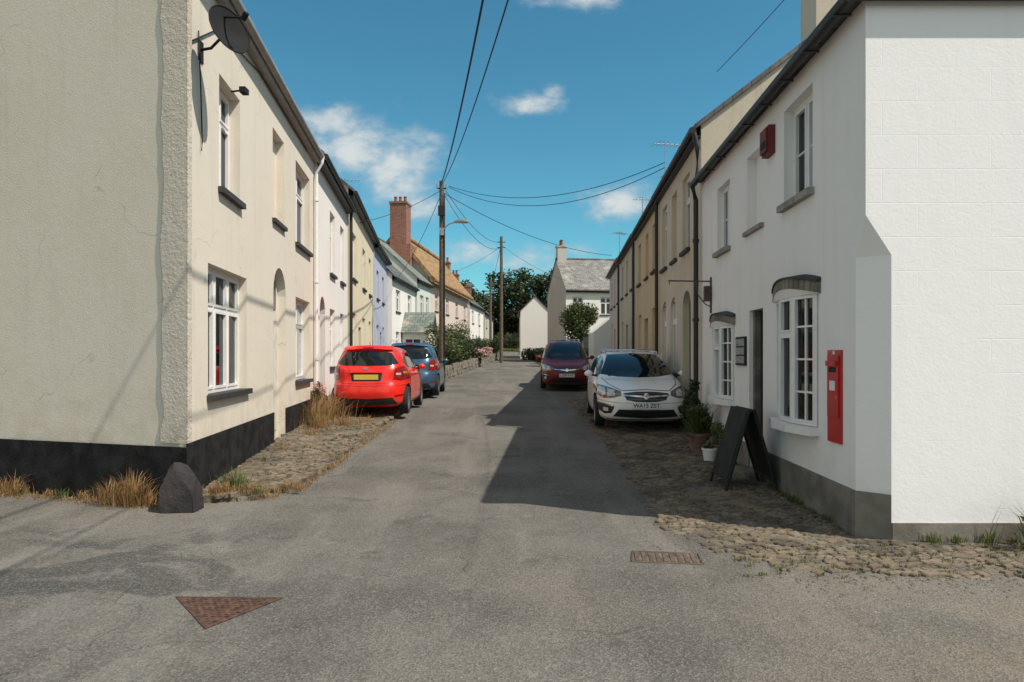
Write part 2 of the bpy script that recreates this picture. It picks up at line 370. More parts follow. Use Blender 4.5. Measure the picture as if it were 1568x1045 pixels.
def roof(b,Fg,L,D,ze,pitch,mat,oh=.2,ov=.06,th=.1,gut='gutter',gr=.06,s0=0):
    tp=math.tan(math.radians(pitch)); zr=ze+tp*D/2
    for (d0,d1,z0,z1) in ((-oh,D/2,ze-tp*oh,zr),(D+oh,D/2,ze-tp*oh,zr)):
        b.hexa('roof',mat,[Fg(s0-ov,d0,z0),Fg(L+ov,d0,z0),Fg(L+ov,d1,z1),Fg(s0-ov,d1,z1),Fg(s0-ov,d0,z0+th),Fg(L+ov,d0,z0+th),Fg(L+ov,d1,z1+th),Fg(s0-ov,d1,z1+th)])
    if gut:
        b.tube('gutter',gut,[Fg(s0-ov,-oh-gr*.6,ze-tp*oh-.01),Fg(L+ov,-oh-gr*.6,ze-tp*oh-.01)],gr,10)
        b.fbox('fascia',gut,Fg,s0-ov+.01,L+ov-.01,-oh+.01,-oh+.04,ze-tp*oh-.12,ze-tp*oh-.005)
        b.fbox('soffit',gut,Fg,s0,L,-oh+.04,-.003,ze-tp*oh-.115,ze-tp*oh-.09)
    if mat=='thatch':
        b.tube('ridge','thatch',[Fg(s0-ov,D/2,zr+th-.02),Fg(L*.3,D/2,zr+th+.06),Fg(L+ov,D/2,zr+th-.02)],.22,10)
        b.tube('eave_roll','thatch',[Fg(s0-ov,-oh+.12,ze-tp*oh+.26),Fg(L+ov,-oh+.12,ze-tp*oh+.26)],.2,10)
    else: b.tube('ridge','slate',[Fg(s0-ov,D/2,zr+th),Fg(L+ov,D/2,zr+th)],.09,8)
    return zr
def shell(b,wm,Fg,L,D,zb,ze,pitch,gm=None):
    zr=ze+math.tan(math.radians(pitch))*D/2
    for s in (0,L):
        b.add('gable',gm or wm,[Fg(s,0,zb),Fg(s,D,zb),Fg(s,D,ze),Fg(s,D/2,zr),Fg(s,0,ze)],[(0,1,2,3,4)])
    b.add('back_wall',wm,[Fg(0,D,zb),Fg(L,D,zb),Fg(L,D,ze),Fg(0,D,ze)],[(0,1,2,3)])
def house(name,A,Bp,side,D,ze,pitch,wm,rm,wins=(),doors=(),chim=(),plinth=None,gut='gutter',g=None,gm=None,oh=.2,zb=None,gr=.06,fin=True,ov=.06,glass='dglass',sill='sill'):
    b=B(name); dx,dy=Bp[0]-A[0],Bp[1]-A[1]; L=math.hypot(dx,dy); u=(dx/L,dy/L); n=(u[1]*side,-u[0]*side)
    F=frame(A,u,n); Fg=frame(A,u,g or n)
    zb=-.3 if zb is None else zb
    ops=[]
    for w in wins: ops.append((w[0],w[1],w[2],w[3],w[5] if len(w)>5 else .16))
    for d in doors: ops.append((d[0],d[1],d[2],d[3],.2))
    wall(b,wm,F,0,L,zb,ze,ops)
    for w in wins:
        k=w[4] if len(w)>4 else 'c2'; dp=w[5] if len(w)>5 else .16
        if k=='blind':
            b.add('blind_recess',wm,[F(w[0],dp,w[2]),F(w[1],dp,w[2]),F(w[1],dp,w[3]),F(w[0],dp,w[3])],[(0,1,2,3)])
            b.fbox('sill',sill,F,w[0]-.04,w[1]+.04,-.06,dp,w[2]-.06,w[2]+.005)
        else:
            window(b,F,w[0],w[1],w[2],w[3],dp,n={'c1':1,'c2':2,'c3':3,'s2':2}[k],transom=0 if k=='s2' else .68,grid=2 if k=='s2' else 0,glass=glass,sill=sill)
        if len(w)>6: arch_fill(b,wm,F,w[0],w[1],w[3]-w[6],w[3],dp)
    for d in doors:
        b.fbox('door',d[4],F,d[0],d[1],.14,.2,d[2],d[3])
        b.fbox('door_panel',d[4],F,d[0]+.12,d[1]-.12,.12,.14,d[2]+.2,d[3]-.9); b.fbox('door_light','dglass',F,d[0]+.2,d[1]-.2,.125,.14,d[3]-.7,d[3]-.2)
        if len(d)>5: arch_fill(b,wm,F,d[0],d[1],d[3]-d[5],d[3],.138)
    shell(b,wm,Fg,L,D,zb,ze,pitch,gm)
    zr=roof(b,Fg,L,D,ze,pitch,rm,gut=gut,oh=oh,gr=gr,ov=ov,th=.35 if rm=='thatch' else .09)
    for c in chim: chimney(b,Fg,c[0],c[1],c[2],c[3],c[4],*(c[5:]))
    if plinth:
        segs=[];x=0
        for d in sorted([o for o in ops if o[2]<plinth[1]],key=lambda o:o[0]): segs.append((x,d[0])); x=d[1]
        segs.append((x,L))
        for a,c in segs: 
            if c-a>.02: b.fbox('plinth',plinth[0],F,a,c,-.018,.01,zb,plinth[1])
    if fin: b.finish(); return None
    return b,F,Fg,L,zr

# ------------------------------------------------------------------ ground
def sheet(name,mat,rows,dz):
    vs=[];fs=[]
    n=len(rows[0][1])
    for y,xs in rows:
        for x in xs: vs.append((x,y,gh(y)+dz))
    for i in range(len(rows)-1):
        for j in range(n-1): fs.append((i*n+j,i*n+j+1,(i+1)*n+j+1,(i+1)*n+j))
    b=B(name); b.add(name,mat,vs,fs); return b.finish()
sheet('ground','grass',[(y,[-400,-60,-20,-8,0,8,20,60,400]) for y in [-300,-40,-10,0,4,7,7.5,8,9,12,20,30,40,50,60,70,75,80,100,150,200,420]],-.03)
rows=[(-25,-45,45),(-5,-45,45),(0,-45,45),(3,-45,45),(6,-45,45),(7,-45,45),(7.5,-12,9),(8,-8,5),(9,-5.5,4.6),(12,-4.8,4),(20,-5.2,4.2),(26,-5.2,4.4),(29,-5.2,4.2),(30,-2.75,2.6),(38,-2.3,2.1),(45,-1.9,1.85),(53,-1.4,1.7),(60,-.9,1.5),(68,-.9,1.1),(75,-1.2,.9),(82,-1.6,.6)]
sheet('road','asphalt',[(y,[a+(b-a)*i/6 for i in range(7)]) for y,a,b in rows],0.0)

def inpoly(x,y,P):
    c=False;j=len(P)-1
    for i in range(len(P)):
        if (P[i][1]>y)!=(P[j][1]>y) and x<(P[j][0]-P[i][0])*(y-P[i][1])/(P[j][1]-P[i][1])+P[i][0]: c=not c
        j=i
    return c
def rough_edge(P,amp,seed,step=.18):
    r=random.Random(seed); out=[]
    for i in range(len(P)):
        a=P[i];c=P[(i+1)%len(P)]; l=math.hypot(c[0]-a[0],c[1]-a[1]); k=max(1,int(l/step)) if l<9 else 1
        for j in range(k):
            o=amp if k>1 else 0
            out.append((a[0]+(c[0]-a[0])*j/k+r.uniform(-o,o),a[1]+(c[1]-a[1])*j/k+r.uniform(-o,o)))
    return out
def pavement(name,P,top,rot,ls,ws,stop=99,miss=.05,hz=.012,edge=0):
    b=B(name); Pb=rough_edge(P,edge,4) if edge else P
    bmv=[(x,y,gh(y)+top-.012) for x,y in Pb]; n=len(Pb)
    bmv+=[(x,y,gh(y)-.05) for x,y in Pb]
    bm=bmesh.new(); vv=[bm.verts.new(v) for v in bmv[:n]]; f=bm.faces.new(vv); bmesh.ops.triangulate(bm,faces=[f])
    bm.verts.index_update(); fs=[tuple(v.index for v in f.verts) for f in bm.faces]; bm.free()
    fs+=[(i,(i+1)%n,n+(i+1)%n,n+i) for i in range(n)]
    b.add('bed','soil',bmv,fs)
    xs=[p[0] for p in P]; ys=[p[1] for p in P]; cx,cy=(min(xs)+max(xs))/2,(min(ys)+max(ys))/2; rad=max(max(xs)-min(xs),max(ys)-min(ys))
    ca,sa=math.cos(rot),math.sin(rot)
    v=-rad
    while v<rad:
        w=R.uniform(*ws); u=-rad+R.uniform(0,.1)
        while u<rad:
            l=R.uniform(*ls)
            wob=.05*math.sin(u*1.7+v*.6)+.03*math.sin(u*4.1+v)
            x=cx+(u+l/2)*ca-(v+wob+w/2)*sa; y=cy+(u+l/2)*sa+(v+wob+w/2)*ca
            if y<stop and inpoly(x,y,Pb) and R.random()>miss:
                z=gh(y)+top+R.uniform(-hz,hz*.6)+.012*math.sin(x*5)*math.sin(y*4); an=rot+R.uniform(-.22,.22); c2,s2=math.cos(an),math.sin(an)
                hl,hw=l/2-.003,w/2-.002; q=[]
                tx,ty=R.uniform(-.09,.09),R.uniform(-.12,.12); k8=[R.uniform(.72,1.08) for _ in range(8)]
                for (zz,sc) in ((-.04,1),(-.001,.98),(.009,.80)):
                    for e,(a,c) in enumerate(((-1,-1),(-.1,-1.08),(1,-1),(1.06,0),(1,1),(.1,1.07),(-1,1),(-1.05,.1))):
                        a2=a*hl*sc*k8[e]; c3=c*hw*sc*k8[e]
                        q.append((x+a2*c2-c3*s2,y+a2*s2+c3*c2,z+zz+a2*tx+c3*ty))
                fs=[(16,17,18,19,20,21,22,23)]
                for t in (0,8): fs+=[(t+i,t+(i+1)%8,t+8+(i+1)%8,t+8+i) for i in range(8)]
                b.add('cobbles','cob',q,fs)
            u+=l
        v+=w
    return b
PL=[(-3.50,7.35),(-3.05,7.45),(-2.68,7.85),(-2.55,8.4),(-2.58,11),(-2.66,15.5),(-2.72,20),(-2.75,29.5),(-6.2,29.5),(-5.0,20.5),(-4.42,15.2),(-3.95,11.3)]
b=pavement('cobbled_pavement',PL,.085,1.25,(.09,.24),(.035,.085),stop=20,miss=.14,hz=.010)
for i in range(1,7):
    (x0,y0),(x1,y1)=PL[i-0],PL[i+1]; L=math.hypot(x1-x0,y1-y0); k=max(1,int(L/.5)); u=((x1-x0)/L,(y1-y0)/L); F=frame((x0,y0),u,(-u[1],u[0]))
    for j in range(k):
        a=L*j/k+R.uniform(.005,.03); c=L*(j+1)/k-R.uniform(.005,.03); m=y0+(y1-y0)*(j+.5)/k; o=R.uniform(-.035,.03)
        zt=gh(m)+.08+R.uniform(-.03,.015)
        b.hexa('kerb','kerb',[F(a,-.03+o,-.1),F(c,-.03+o,-.1),F(c,.13,-.1),F(a,.13,-.1),F(a+.03,.005+o,zt-.015),F(c-.02,-.0+o,zt-.02),F(c-.01,.12,zt),F(a+.01,.12,zt)])
b.finish()
PR=[(12,4.75),(4.2,4.85),(3.0,4.93),(2.2,5.1),(1.75,5.45),(1.42,6.0),(1.45,7),(1.55,10),(1.62,14),(1.66,19),(1.7,29.5),(4.55,29.5),(3.9,19.5),(3.42,13),(3.04,6.1),(3.2,5.86),(12,5.86)]
pavement('cobbled_pavement',PR,.010,.35,(.07,.17),(.03,.065),stop=20,miss=.09,hz=.010,edge=.035).finish()
b=B('loose_gravel'); r=random.Random(15)
for i in range(900):
    if r.random()<.55: x=r.uniform(1.1,5); y=(5.35 if x<2 else 4.95)-abs(r.gauss(0,.22))+(0.0 if x>1.6 else r.uniform(0,3)); 
    else: x=-2.5+abs(r.gauss(0,.2)); y=r.uniform(7.2,16)
    if x<-2.2 or not inpoly(x,y,PR):
        s=r.uniform(.004,.012); z=gh(y)+.001
        b.add('loose_gravel','kerb',[(x-s,y-s*.7,z),(x+s,y-s,z),(x+s*.8,y+s,z),(x-s,y+s*.8,z),(x,y,z+s*1.1)],[(0,1,4),(1,2,4),(2,3,4),(3,0,4)])
b.finish()

# ------------------------------------------------------------------ left houses
dl=math.hypot(.1187,1)
def XL(y): return -3.46-.1187*(y-7.27)
def sl(y): return (y-7.27)*dl
S=lambda a,b,z0,z1,*k:(sl(a),sl(b),z0,z1,*k)
gv=(-.958,.287)
b,F,Fg,L,zr=house('cream_rendered_house',(-3.46,7.27),(XL(15.2),15.2),-1,8.0,6.12,38,'cream','slate',
  wins=[S(7.95,9.62,1.13,2.68,'c3',.17),S(8.37,9.28,3.66,5.06,'c2',.2),S(11.2,12.05,3.85,5.35,'blind',.14),S(13.1,14.6,3.77,5.36,'c2',.2),S(13.1,14.6,1.1,2.73,'c2',.2)],
  doors=[S(11.25,12.2,.1,3.1,'cream_frame',.45)],g=gv,plinth=('black',.66),gut='ggutter',oh=.16,fin=False,glass='glass')
Fgb=frame((-3.46,7.27),gv,(.287,.958))
vs=[];fs=[];r=random.Random(2);k=40
for i in range(k+1):
    z=.66+(6.2-.66)*i/k; w_=.34+r.uniform(-.025,.025)
    vs+=[Fgb(-.012,-.022,z),Fgb(w_-.03,-.018,z),Fgb(w_,-.001,z)]
for i in range(k): fs+=[(3*i,3*i+1,3*i+4,3*i+3),(3*i+1,3*i+2,3*i+5,3*i+4)]
b.add('roughcast_quoin','rough',vs,fs)
b.fbox('roughcast_quoin','rough',F,-.012,.10,-.016,0,.664,6.1)
b.fbox('plinth','black',Fgb,-.02,8,-.03,.01,-.3,.62)
x,y,_=F(sl(15.05),-.07,0)
b.tube('downpipe','upvc',[(x+.14,y,6.0),(x+.12,y,5.85),(x,y,5.6),(x,y,.3)],.038,10)
for z in (1.5,3.2,5.0): b.tube('pipe_clip','upvc',[(x,y,z),(x,y,z+.05)],.055,10)
b.tube('cable','wire',[F(.30,-.02,5.2),F(.34,-.03,4.6),F(.42,-.02,4.0),F(.40,-.02,3.9)],.008,5)
b.tube('cable','wire',[F(.1,-.02,5.0),F(1.0,-.02,5.55),F(3,-.02,5.85),F(7,-.02,5.85)],.009,5)
b.finish()
house('white_rendered_house',(XL(15.22)+.02,15.22),(XL(20.9)+.02,20.9),-1,7,6.2,38,'white','slate',
  wins=[(2.2,3.1,3.7,5.3,'c2'),(4.2,5.0,3.7,5.3,'c2'),(2.2,3.1,1.3,2.8,'c2'),(4.2,5.0,1.3,2.8,'c2')],doors=[(.6,1.4,.2,3.0,'lav_door',.4)],plinth=('stonesill',.6))
b,F,Fg,L,zr=house('yellow_rendered_house',(XL(20.92)+.06,20.92),(XL(30)+.06,30),-1,7,6.75,38,'yellow','slate',
  wins=[(1.1,2.2,4.1,5.6,'c2'),(4.4,5.5,4.1,5.6,'c2'),(7.0,8.0,4.1,5.6,'c2'),(1.1,2.2,1.5,3.0,'c2'),(4.4,5.5,1.5,3.0,'c2'),(7,8.,1.5,3.,'c2')],doors=[(3,3.9,.4,2.6,'lav_door')],fin=False)
x,y,_=F(.06,-.08,0); b.tube('downpipe','gutter',[(x,y,6.5),(x,y,.4)],.05,8); aerial(b,-6.6,27,6.9,1.7,.4)
b.finish()
b,F,Fg,L,zr=house('lavender_house',(XL(30.02)+.1,30.02),(XL(36)+.25,36),-1,6,6.6,38,'lav','slate',
  wins=[(1,2.,4.2,5.5,'c2'),(3.6,4.6,4.2,5.5,'c2'),(1,2.,1.7,3.0,'c2'),(3.8,4.7,1.7,3,'c2')],doors=[(2.5,3.3,.6,2.7,'lav_door')],fin=False)
b.finish()
b,F,Fg,L,zr=house('white_cottage',(-6.35,36.1),(-6.1,43),-1,6,5.9,42,'white','slate',
  wins=[(1,2.2,4.0,5.2,'c2'),(4.4,5.6,4.0,5.2,'c2'),(1,2.,1.6,2.9,'c2'),(4.4,5.6,1.6,2.9,'c2')],doors=[(2.9,3.8,.7,2.8,'lav_door')],fin=False)
x0,x1,y0,y1=-6.2,-4.7,38.6,40.6
b.box('porch_wall','white',x0,x1,y0,y1,.5,3.0)
b.add('porch_roof','greenroof',[(x0-.1,y0-.25,2.9),(x1+.25,y0-.25,2.9),(x1+.25,(y0+y1)/2,4.1),(x0-.1,(y0+y1)/2,4.1),(x0-.1,y1+.25,2.9),(x1+.25,y1+.25,2.9)],[(0,1,2,3),(3,2,5,4)])
b.box('porch_window','dglass',-6.0,-5.2,y0-.02,y0-.005,1.6,2.5); b.box('porch_frame','upvc',-5.62,-5.56,y0-.03,y0-.021,1.6,2.5)
b.finish()
house('mint_cottage',(-6.0,43.1),(-5.6,46.9),-1,6,6.5,42,'mint','greenroof',wins=[(.8,1.8,4.3,5.5,'c2'),(2.4,3.3,4.3,5.5,'c2'),(.8,1.8,1.9,3.1,'c2')],doors=[(2.4,3.2,.9,3.0,'lav_door')])
b,F,Fg,L,zr=house('thatched_cottage',(-5.75,47),(-4.1,63),-1,4.6,7.1,50,'pink','thatch',wins=[(2,3.2,4.8,6.1,'c2'),(6,7.2,4.8,6.1,'c2'),(10,11.2,4.8,6.1,'c2'),(14,15,4.8,6.1,'c2'),(2,3.2,2.2,3.5,'c2'),(6,7.2,2.2,3.5,'c2'),(12,13.2,2.2,3.5,'c2')],doors=[(4.2,5.1,1,3.1,'lav_door')],gut=None,gm='grey_r',oh=.45,ov=.25,chim=[(.1,2.0,1.25,7,12.0,'brick',3,1.15)],fin=False)
b.fbox('chimney_base','brick',Fg,-.7,.75,1.1,2.9,1,9.2)
b.finish()
house('white_terraced_house',(-3.95,64),(-3.1,74),-1,6,6.6,40,'white','slate',wins=[(1.5,2.7,4.7,5.9,'c2'),(6,7.2,4.7,5.9,'c2'),(1.5,2.7,2.4,3.6,'c2'),(6,7.2,2.4,3.6,'c2')],doors=[(4,4.9,1.5,3.6,'lav_door')],chim=[(.6,2.4,.8,8,10.3,'brick'),(9.4,3,.8,8,10.2,'brick')])
house('grey_terraced_house',(-3.0,75),(-2.4,86),-1,6,6.4,40,'grey_r','slate',wins=[(1.5,2.7,4.7,5.9,'c2'),(6,7.2,4.7,5.9,'c2')],chim=[(9.4,3,.8,8,10.0,'brick')])

# ------------------------------------------------------------------ right houses
A=(3.02,5.83); lr=math.hypot(.0536,1); u=(.0536/lr,1/lr); nn=(u[1],-u[0]); F=frame(A,u,nn)
sr=lambda y:(y-5.83)*lr
b=B('white_corner_house'); ZE=4.66; L=sr(12.15)
ops=[(sr(7.0),sr(7.85),3.31,4.4,.17),(sr(8.62),sr(9.33),3.27,4.28,.13),(sr(10.2),sr(10.95),3.23,4.25,.15),
     (sr(6.85),sr(8.05),.86,2.34,.12),(sr(8.62),sr(9.21),0,2.2,.2),(sr(9.95),sr(11.2),.93,2.16,.12)]
wall(b,'whitewall',F,.19,L,-.3,ZE,ops)
window(b,F,*ops[0][:4],.17,n=2,grid=1,sill='stonesill',vbar=False); window(b,F,*ops[2][:4],.15,n=2,grid=1,sill='stonesill',vbar=False)
o=ops[1]; b.add('blind_recess','whitewall',[F(o[0],.13,o[2]),F(o[1],.13,o[2]),F(o[1],.13,o[3]),F(o[0],.13,o[3])],[(0,1,2,3)]); b.fbox('sill','stonesill',F,o[0]-.04,o[1]+.04,-.05,.13,o[2]-.05,o[2]+.004)
def bow(a,c,zl,zh,proj,segs,rise):
    def dd(q,e=0): return -proj*math.sin(math.pi*(q*.8+.1))+proj*math.sin(math.pi*.1)-.012-e
    for i in range(segs):
        t0=i/segs;t1=(i+1)/segs
        s0,d0=a+(c-a)*t0,dd(t0); s1,d1=a+(c-a)*t1,dd(t1)
        p0=Vector(F(s0,d0,0)); p1=Vector(F(s1,d1,0)); l=(p1-p0).length; uu=((p1-p0)/l); n2=(uu[1],-uu[0])
        G=frame((p0[0],p0[1]),(uu[0],uu[1]),n2)
        window(b,G,0.001,l-.001,zl,zh,.06,n=1,transom=0 if i!=1 else .7,grid=3 if i!=1 else 0,fm='upvc',sill=None,curt=False,t=.035,rim=.018,vbar=True)
        b.hexa('bow_sill','upvc',[F(s0-.02,d0-.09,zl-.09),F(s1+.02,d1-.09,zl-.09),F(s1+.02,.1,zl-.09),F(s0-.02,.1,zl-.09),F(s0-.02,d0-.09,zl-.01),F(s1+.02,d1-.09,zl-.01),F(s1+.02,.1,zl),F(s0-.02,.1,zl)])
    f=lambda q:a-.08+(c-a+.16)*q
    K=14; zz=lambda q: zh+rise*(math.sin(math.pi*q)-.15)
    vs=[];fs=[]
    for k in range(K+1):
        q=k/K; vs+=[F(f(q),dd(q,.0),zh-.02),F(f(q),dd(q,.03),zz(q)),F(f(q),-.002,zh-.02)]
    b.add('hood_soffit','whitewall',vs,[(3*k,3*k+3,3*k+4,3*k+1) for k in range(K)]+[(3*k,3*k+3,3*k+5,3*k+2) for k in range(K)])
    for k in range(K):
        q0=k/K+.006;q1=(k+1)/K-.006; h=.105
        b.hexa('hood','greyp',[F(f(q0),dd(q0,.035),zz(q0)),F(f(q1),dd(q1,.035),zz(q1)),F(f(q1),.05,zz(q1)),F(f(q0),.05,zz(q0)),F(f(q0),dd(q0,.03),zz(q0)+h),F(f(q1),dd(q1,.03),zz(q1)+h),F(f(q1),.05,zz(q1)+h),F(f(q0),.05,zz(q0)+h)])
        q0=k/K;q1=(k+1)/K
        b.hexa('hood_top','sill',[F(f(q0),dd(q0,.045),zz(q0)+h),F(f(q1),dd(q1,.045),zz(q1)+h),F(f(q1),-.002,zz(q1)+h+.01),F(f(q0),-.002,zz(q0)+h+.01),F(f(q0),dd(q0,.045),zz(q0)+h+.02),F(f(q1),dd(q1,.045),zz(q1)+h+.02),F(f(q1),-.002,zz(q1)+h+.05),F(f(q0),-.002,zz(q0)+h+.05)])
bow(sr(6.86),sr(8.04),.88,2.24,.17,3,.09); bow(sr(9.96),sr(11.18),.95,2.06,.14,3,.08)
o=ops[4]; b.fbox('door','board',F,o[0],o[1],.13,.2,0,2.2); b.fbox('door_frame','greyp',F,o[0],o[0]+.07,.05,.13,0,2.2); b.fbox('door_frame','greyp',F,o[1]-.07,o[1],.05,.13,0,2.2); b.fbox('door_glass','dglass',F,o[0]+.18,o[1]-.18,.12,.129,1.0,1.95)
b.fbox('door_step','kerb',F,o[0]-.1,o[1]+.1,-.2,.1,-.05,.1)
for a,c in ((.19,o[0]),(o[1],L)): b.fbox('plinth','greyp',F,a,c,-.012,.01,-.3,.41)
GY=5.83; gx=3.24; C=(3.02,GY); c1=F(.19,0,0)
b.add('wall','whitewall',[(C[0],C[1],2.8),(c1[0],c1[1],2.46),(c1[0],c1[1],ZE),(C[0],C[1],ZE)],[(0,1,2,3)])
b.add('gable','whiteblock',[(C[0],C[1],2.8),(gx,GY,2.46),(gx,GY,ZE),(C[0],C[1],ZE)],[(0,1,2,3)])
b.add('chamfer','whitewall',[(C[0],C[1],2.8),(c1[0],c1[1],2.46),(gx,GY,2.46)],[(0,1,2)])
b.add('chamfer','whitewall',[(c1[0],c1[1],2.46),(gx,GY,2.46),(gx,GY,.40),(c1[0],c1[1],.40)],[(0,1,2,3)])
b.add('chamfer_plinth','greyp',[(c1[0]-.01,c1[1]-.004,.41),(gx-.006,GY-.01,.41),(gx-.006,GY-.01,-.3),(c1[0]-.01,c1[1]-.004,-.3)],[(0,1,2,3)])
b.add('gable','whiteblock',[(gx,GY,-.3),(9.5,GY,-.3),(9.5,GY,ZE),(gx,GY,ZE)],[(0,1,2,3)])
b.box('gable_plinth','greyp',gx+.002,9.5,GY-.016,GY+.01,-.3,.17)
b.add('back_wall','whitewall',[(9.5,GY,-.3),(9.5,12.1,-.3),(9.5,12.1,ZE),(9.5,GY,ZE)],[(0,1,2,3)])
e0=(2.88,5.76,ZE+.02); e1=(9.7,5.76,ZE+.02); e2=(9.7,12.2,ZE+.02); e3=(3.24,12.2,ZE+.02); r0=(6.2,8.6,6.5); r1=(6.3,12.15,6.5)
b.add('roof','slate',[e0,e1,e2,e3,r0,r1],[(0,1,4),(1,2,5,4),(3,0,4,5),(0,1,2,3)])
b.add('roof_edge','gutter',[(p[0],p[1],p[2]+.03) for p in (e0,e1,e3)]+[(p[0],p[1],p[2]-.09) for p in (e0,e1,e3)],[(0,1,4,3),(0,2,5,3)])
b.tube('gutter','gutter',[(2.85,5.75,ZE-.03),(3.21,12.15,ZE-.03)],.058,10); b.tube('gutter','gutter',[(2.86,5.745,ZE-.0),(9.7,5.745,ZE-.0)],.04,10)
for k in range(9): 
    p=Vector((2.85,5.75,ZE-.03)).lerp(Vector((3.21,12.15,ZE-.03)),(k+.3)/9); b.box('gutter_bracket','gutter',p.x-.062,p.x+.1,p.y-.012,p.y+.012,p.z-.066,p.z-.05)
b.finish()
b=B('alarm_box'); s0=sr(8.28); b.fbox('housing','boxred',F,s0-.13,s0+.13,-.08,0,4.02,4.36); b.fbox('lid','boxred',F,s0-.11,s0+.11,-.11,-.08,4.05,4.33); b.fbox('label','board',F,s0-.08,s0+.08,-.116,-.11,4.1,4.18); b.finish()
b=B('wall_notice_board'); s0=sr(9.32); b.fbox('panel','board',F,s0,s0+.46,-.03,0,1.46,1.86)
for i in range(3):
    for j in range(3): b.fbox('notice','paper',F,s0+.03+.14*i,s0+.15+.14*i,-.036,-.03,1.49+.12*j,1.59+.12*j)
b.finish()
b=B('wall_post_box'); s0=sr(6.28)
b.fbox('door_plate','postred',F,s0,s0+.30,-.02,0,.78,1.65); b.fbox('body','postred',F,s0+.03,s0+.27,-.035,-.02,1.02,1.60)
b.fbox('aperture_hood','postred',F,s0+.05,s0+.25,-.06,-.035,1.50,1.55); b.fbox('aperture','board',F,s0+.07,s0+.23,-.038,-.035,1.44,1.49)
b.fbox('collection_plate','plw',F,s0+.09,s0+.21,-.039,-.035,1.27,1.36); b.fbox('crown','plw',F,s0+.13,s0+.17,-.023,-.02,1.61,1.64); b.fbox('lock','chrome',F,s0+.05,s0+.07,-.04,-.035,1.2,1.22); b.finish()
b=B('hanging_sign_bracket'); x,y,_=F(sr(11.35),0,0)
b.box('wall_plate','iron',x-.02,x,y-.03,y+.03,2.3,2.9); b.tube('arm','iron',[(x,y,2.83),(x-.72,y,2.84)],.013,6)
b.tube('scroll','iron',[(x,y,2.4),(x-.1,y,2.45),(x-.22,y,2.6),(x-.26,y,2.82)],.01,6); b.tube('hook','iron',[(x-.7,y,2.84),(x-.7,y,2.78)],.008,5)
b.box('bracket_light','iron',x-.12,x-.03,y-.05,y+.05,2.5,2.75); b.finish()

def XR(y): return 3.38+.075*(y-12.2)
def rh(name,y0,y1,ze,wm,wins,doors=(),chim=(),off=0,**k):
    return house(name,(XR(y0)+off,y0),(XR(y1)+off,y1),1,5.0,ze,37,wm,'slate',wins,doors,chim,fin=False,oh=.13,**k)
b,F2,Fg,L2,zr=rh('beige_rendered_house',12.2,17.4,5.72,'beige',[(1.1,1.9,3.7,5.2,'c1',.14),(2.6,3.3,3.7,5.2,'blind',.1),(4.0,4.8,3.7,5.2,'c1',.14),(2.6,3.5,1.2,2.9,'c2',.12,.3),(4.0,4.8,1.2,2.9,'c2',.12,.3)],[(1.0,1.9,.2,2.9,'lav_door',.35)],[(.55,2.45,.8,7.1,8.9,'beige',2)])
x=3.26
b.tube('downpipe','gutter',[(x-.03,12.12,5.55),(x+.03,12.12,5.3),(x+.03,12.12,4.75),(x-.06,12.12,4.6),(x+.0,12.1,4.35),(x,12.1,0)],.045,10)
for z in (1,2.2,3.6): b.tube('pipe_clip','gutter',[(x,12.1,z),(x,12.1,z+.06)],.06,8)
b.finish()
b,F2,Fg,L2,zr=rh('ochre_rendered_house',17.42,23.4,5.74,'ochre',[(.8,1.6,3.9,5.2,'c1'),(2.5,3.2,3.9,5.2,'blind'),(4.4,5.2,3.9,5.2,'c1'),(.8,1.7,1.4,2.9,'c2'),(4.3,5.2,1.4,2.9,'c2')],[(2.6,3.5,.3,2.7,'lav_door')],[(5.6,2.4,.7,7.0,8.7,'brick')],off=.02)
aerial(b,XR(20.5)+.6,20.5,6.3,1.7,.3); aerial(b,XR(20.5)+1.0,21.5,6.3,1.1,1.9)
x,y,_=F2(.1,-.09,0); b.tube('downpipe','gutter',[(x,y,5.5),(x,y,.3)],.045,8)
b.finish()
b,F2,Fg,L2,zr=rh('beige_terraced_house',23.42,30,5.82,'beige',[(.8,1.7,4,5.3,'c1'),(3,3.7,4,5.3,'blind'),(5,5.8,4,5.3,'c1'),(.8,1.7,1.6,3,'c2'),(5,5.8,1.6,3,'c2')],[(3,3.9,.4,2.8,'lav_door')],[(6.2,2.4,.7,7.0,8.4,'brick')],off=.04)
aerial(b,XR(29)+.9,29,6.7,1.6,.4); x,y,_=F2(.1,-.09,0); b.tube('downpipe','gutter',[(x,y,5.5),(x,y,.3)],.045,8); b.finish()
b,F2,Fg,L2,zr=rh('pink_terraced_house',30.02,37.2,5.95,'pink',[(.8,1.7,4,5.3,'c1'),(3,3.7,4,5.3,'c1'),(5,5.8,4,5.3,'c1'),(.8,1.7,1.8,3.2,'c2'),(5,5.8,1.8,3.2,'c2')],[(3,3.9,.6,2.9,'lav_door')],[(6.6,2.4,.7,7.0,8.4,'brick')],off=.06)
aerial(b,XR(36)+.5,36,6.6,1.5,.8); x,y,_=F2(.1,-.09,0); b.tube('downpipe','gutter',[(x,y,5.6),(x,y,.5)],.045,8)
b.add('lean_to','white',[(4.6,38.3,.5),(6.4,38.3,.5),(6.4,38.3,4.4),(4.6,38.3,2.9),(4.6,41,.5),(4.6,41,2.9),(6.4,41,4.4)],[(0,1,2,3),(0,3,5,4),(3,2,6,5)])
b.finish()
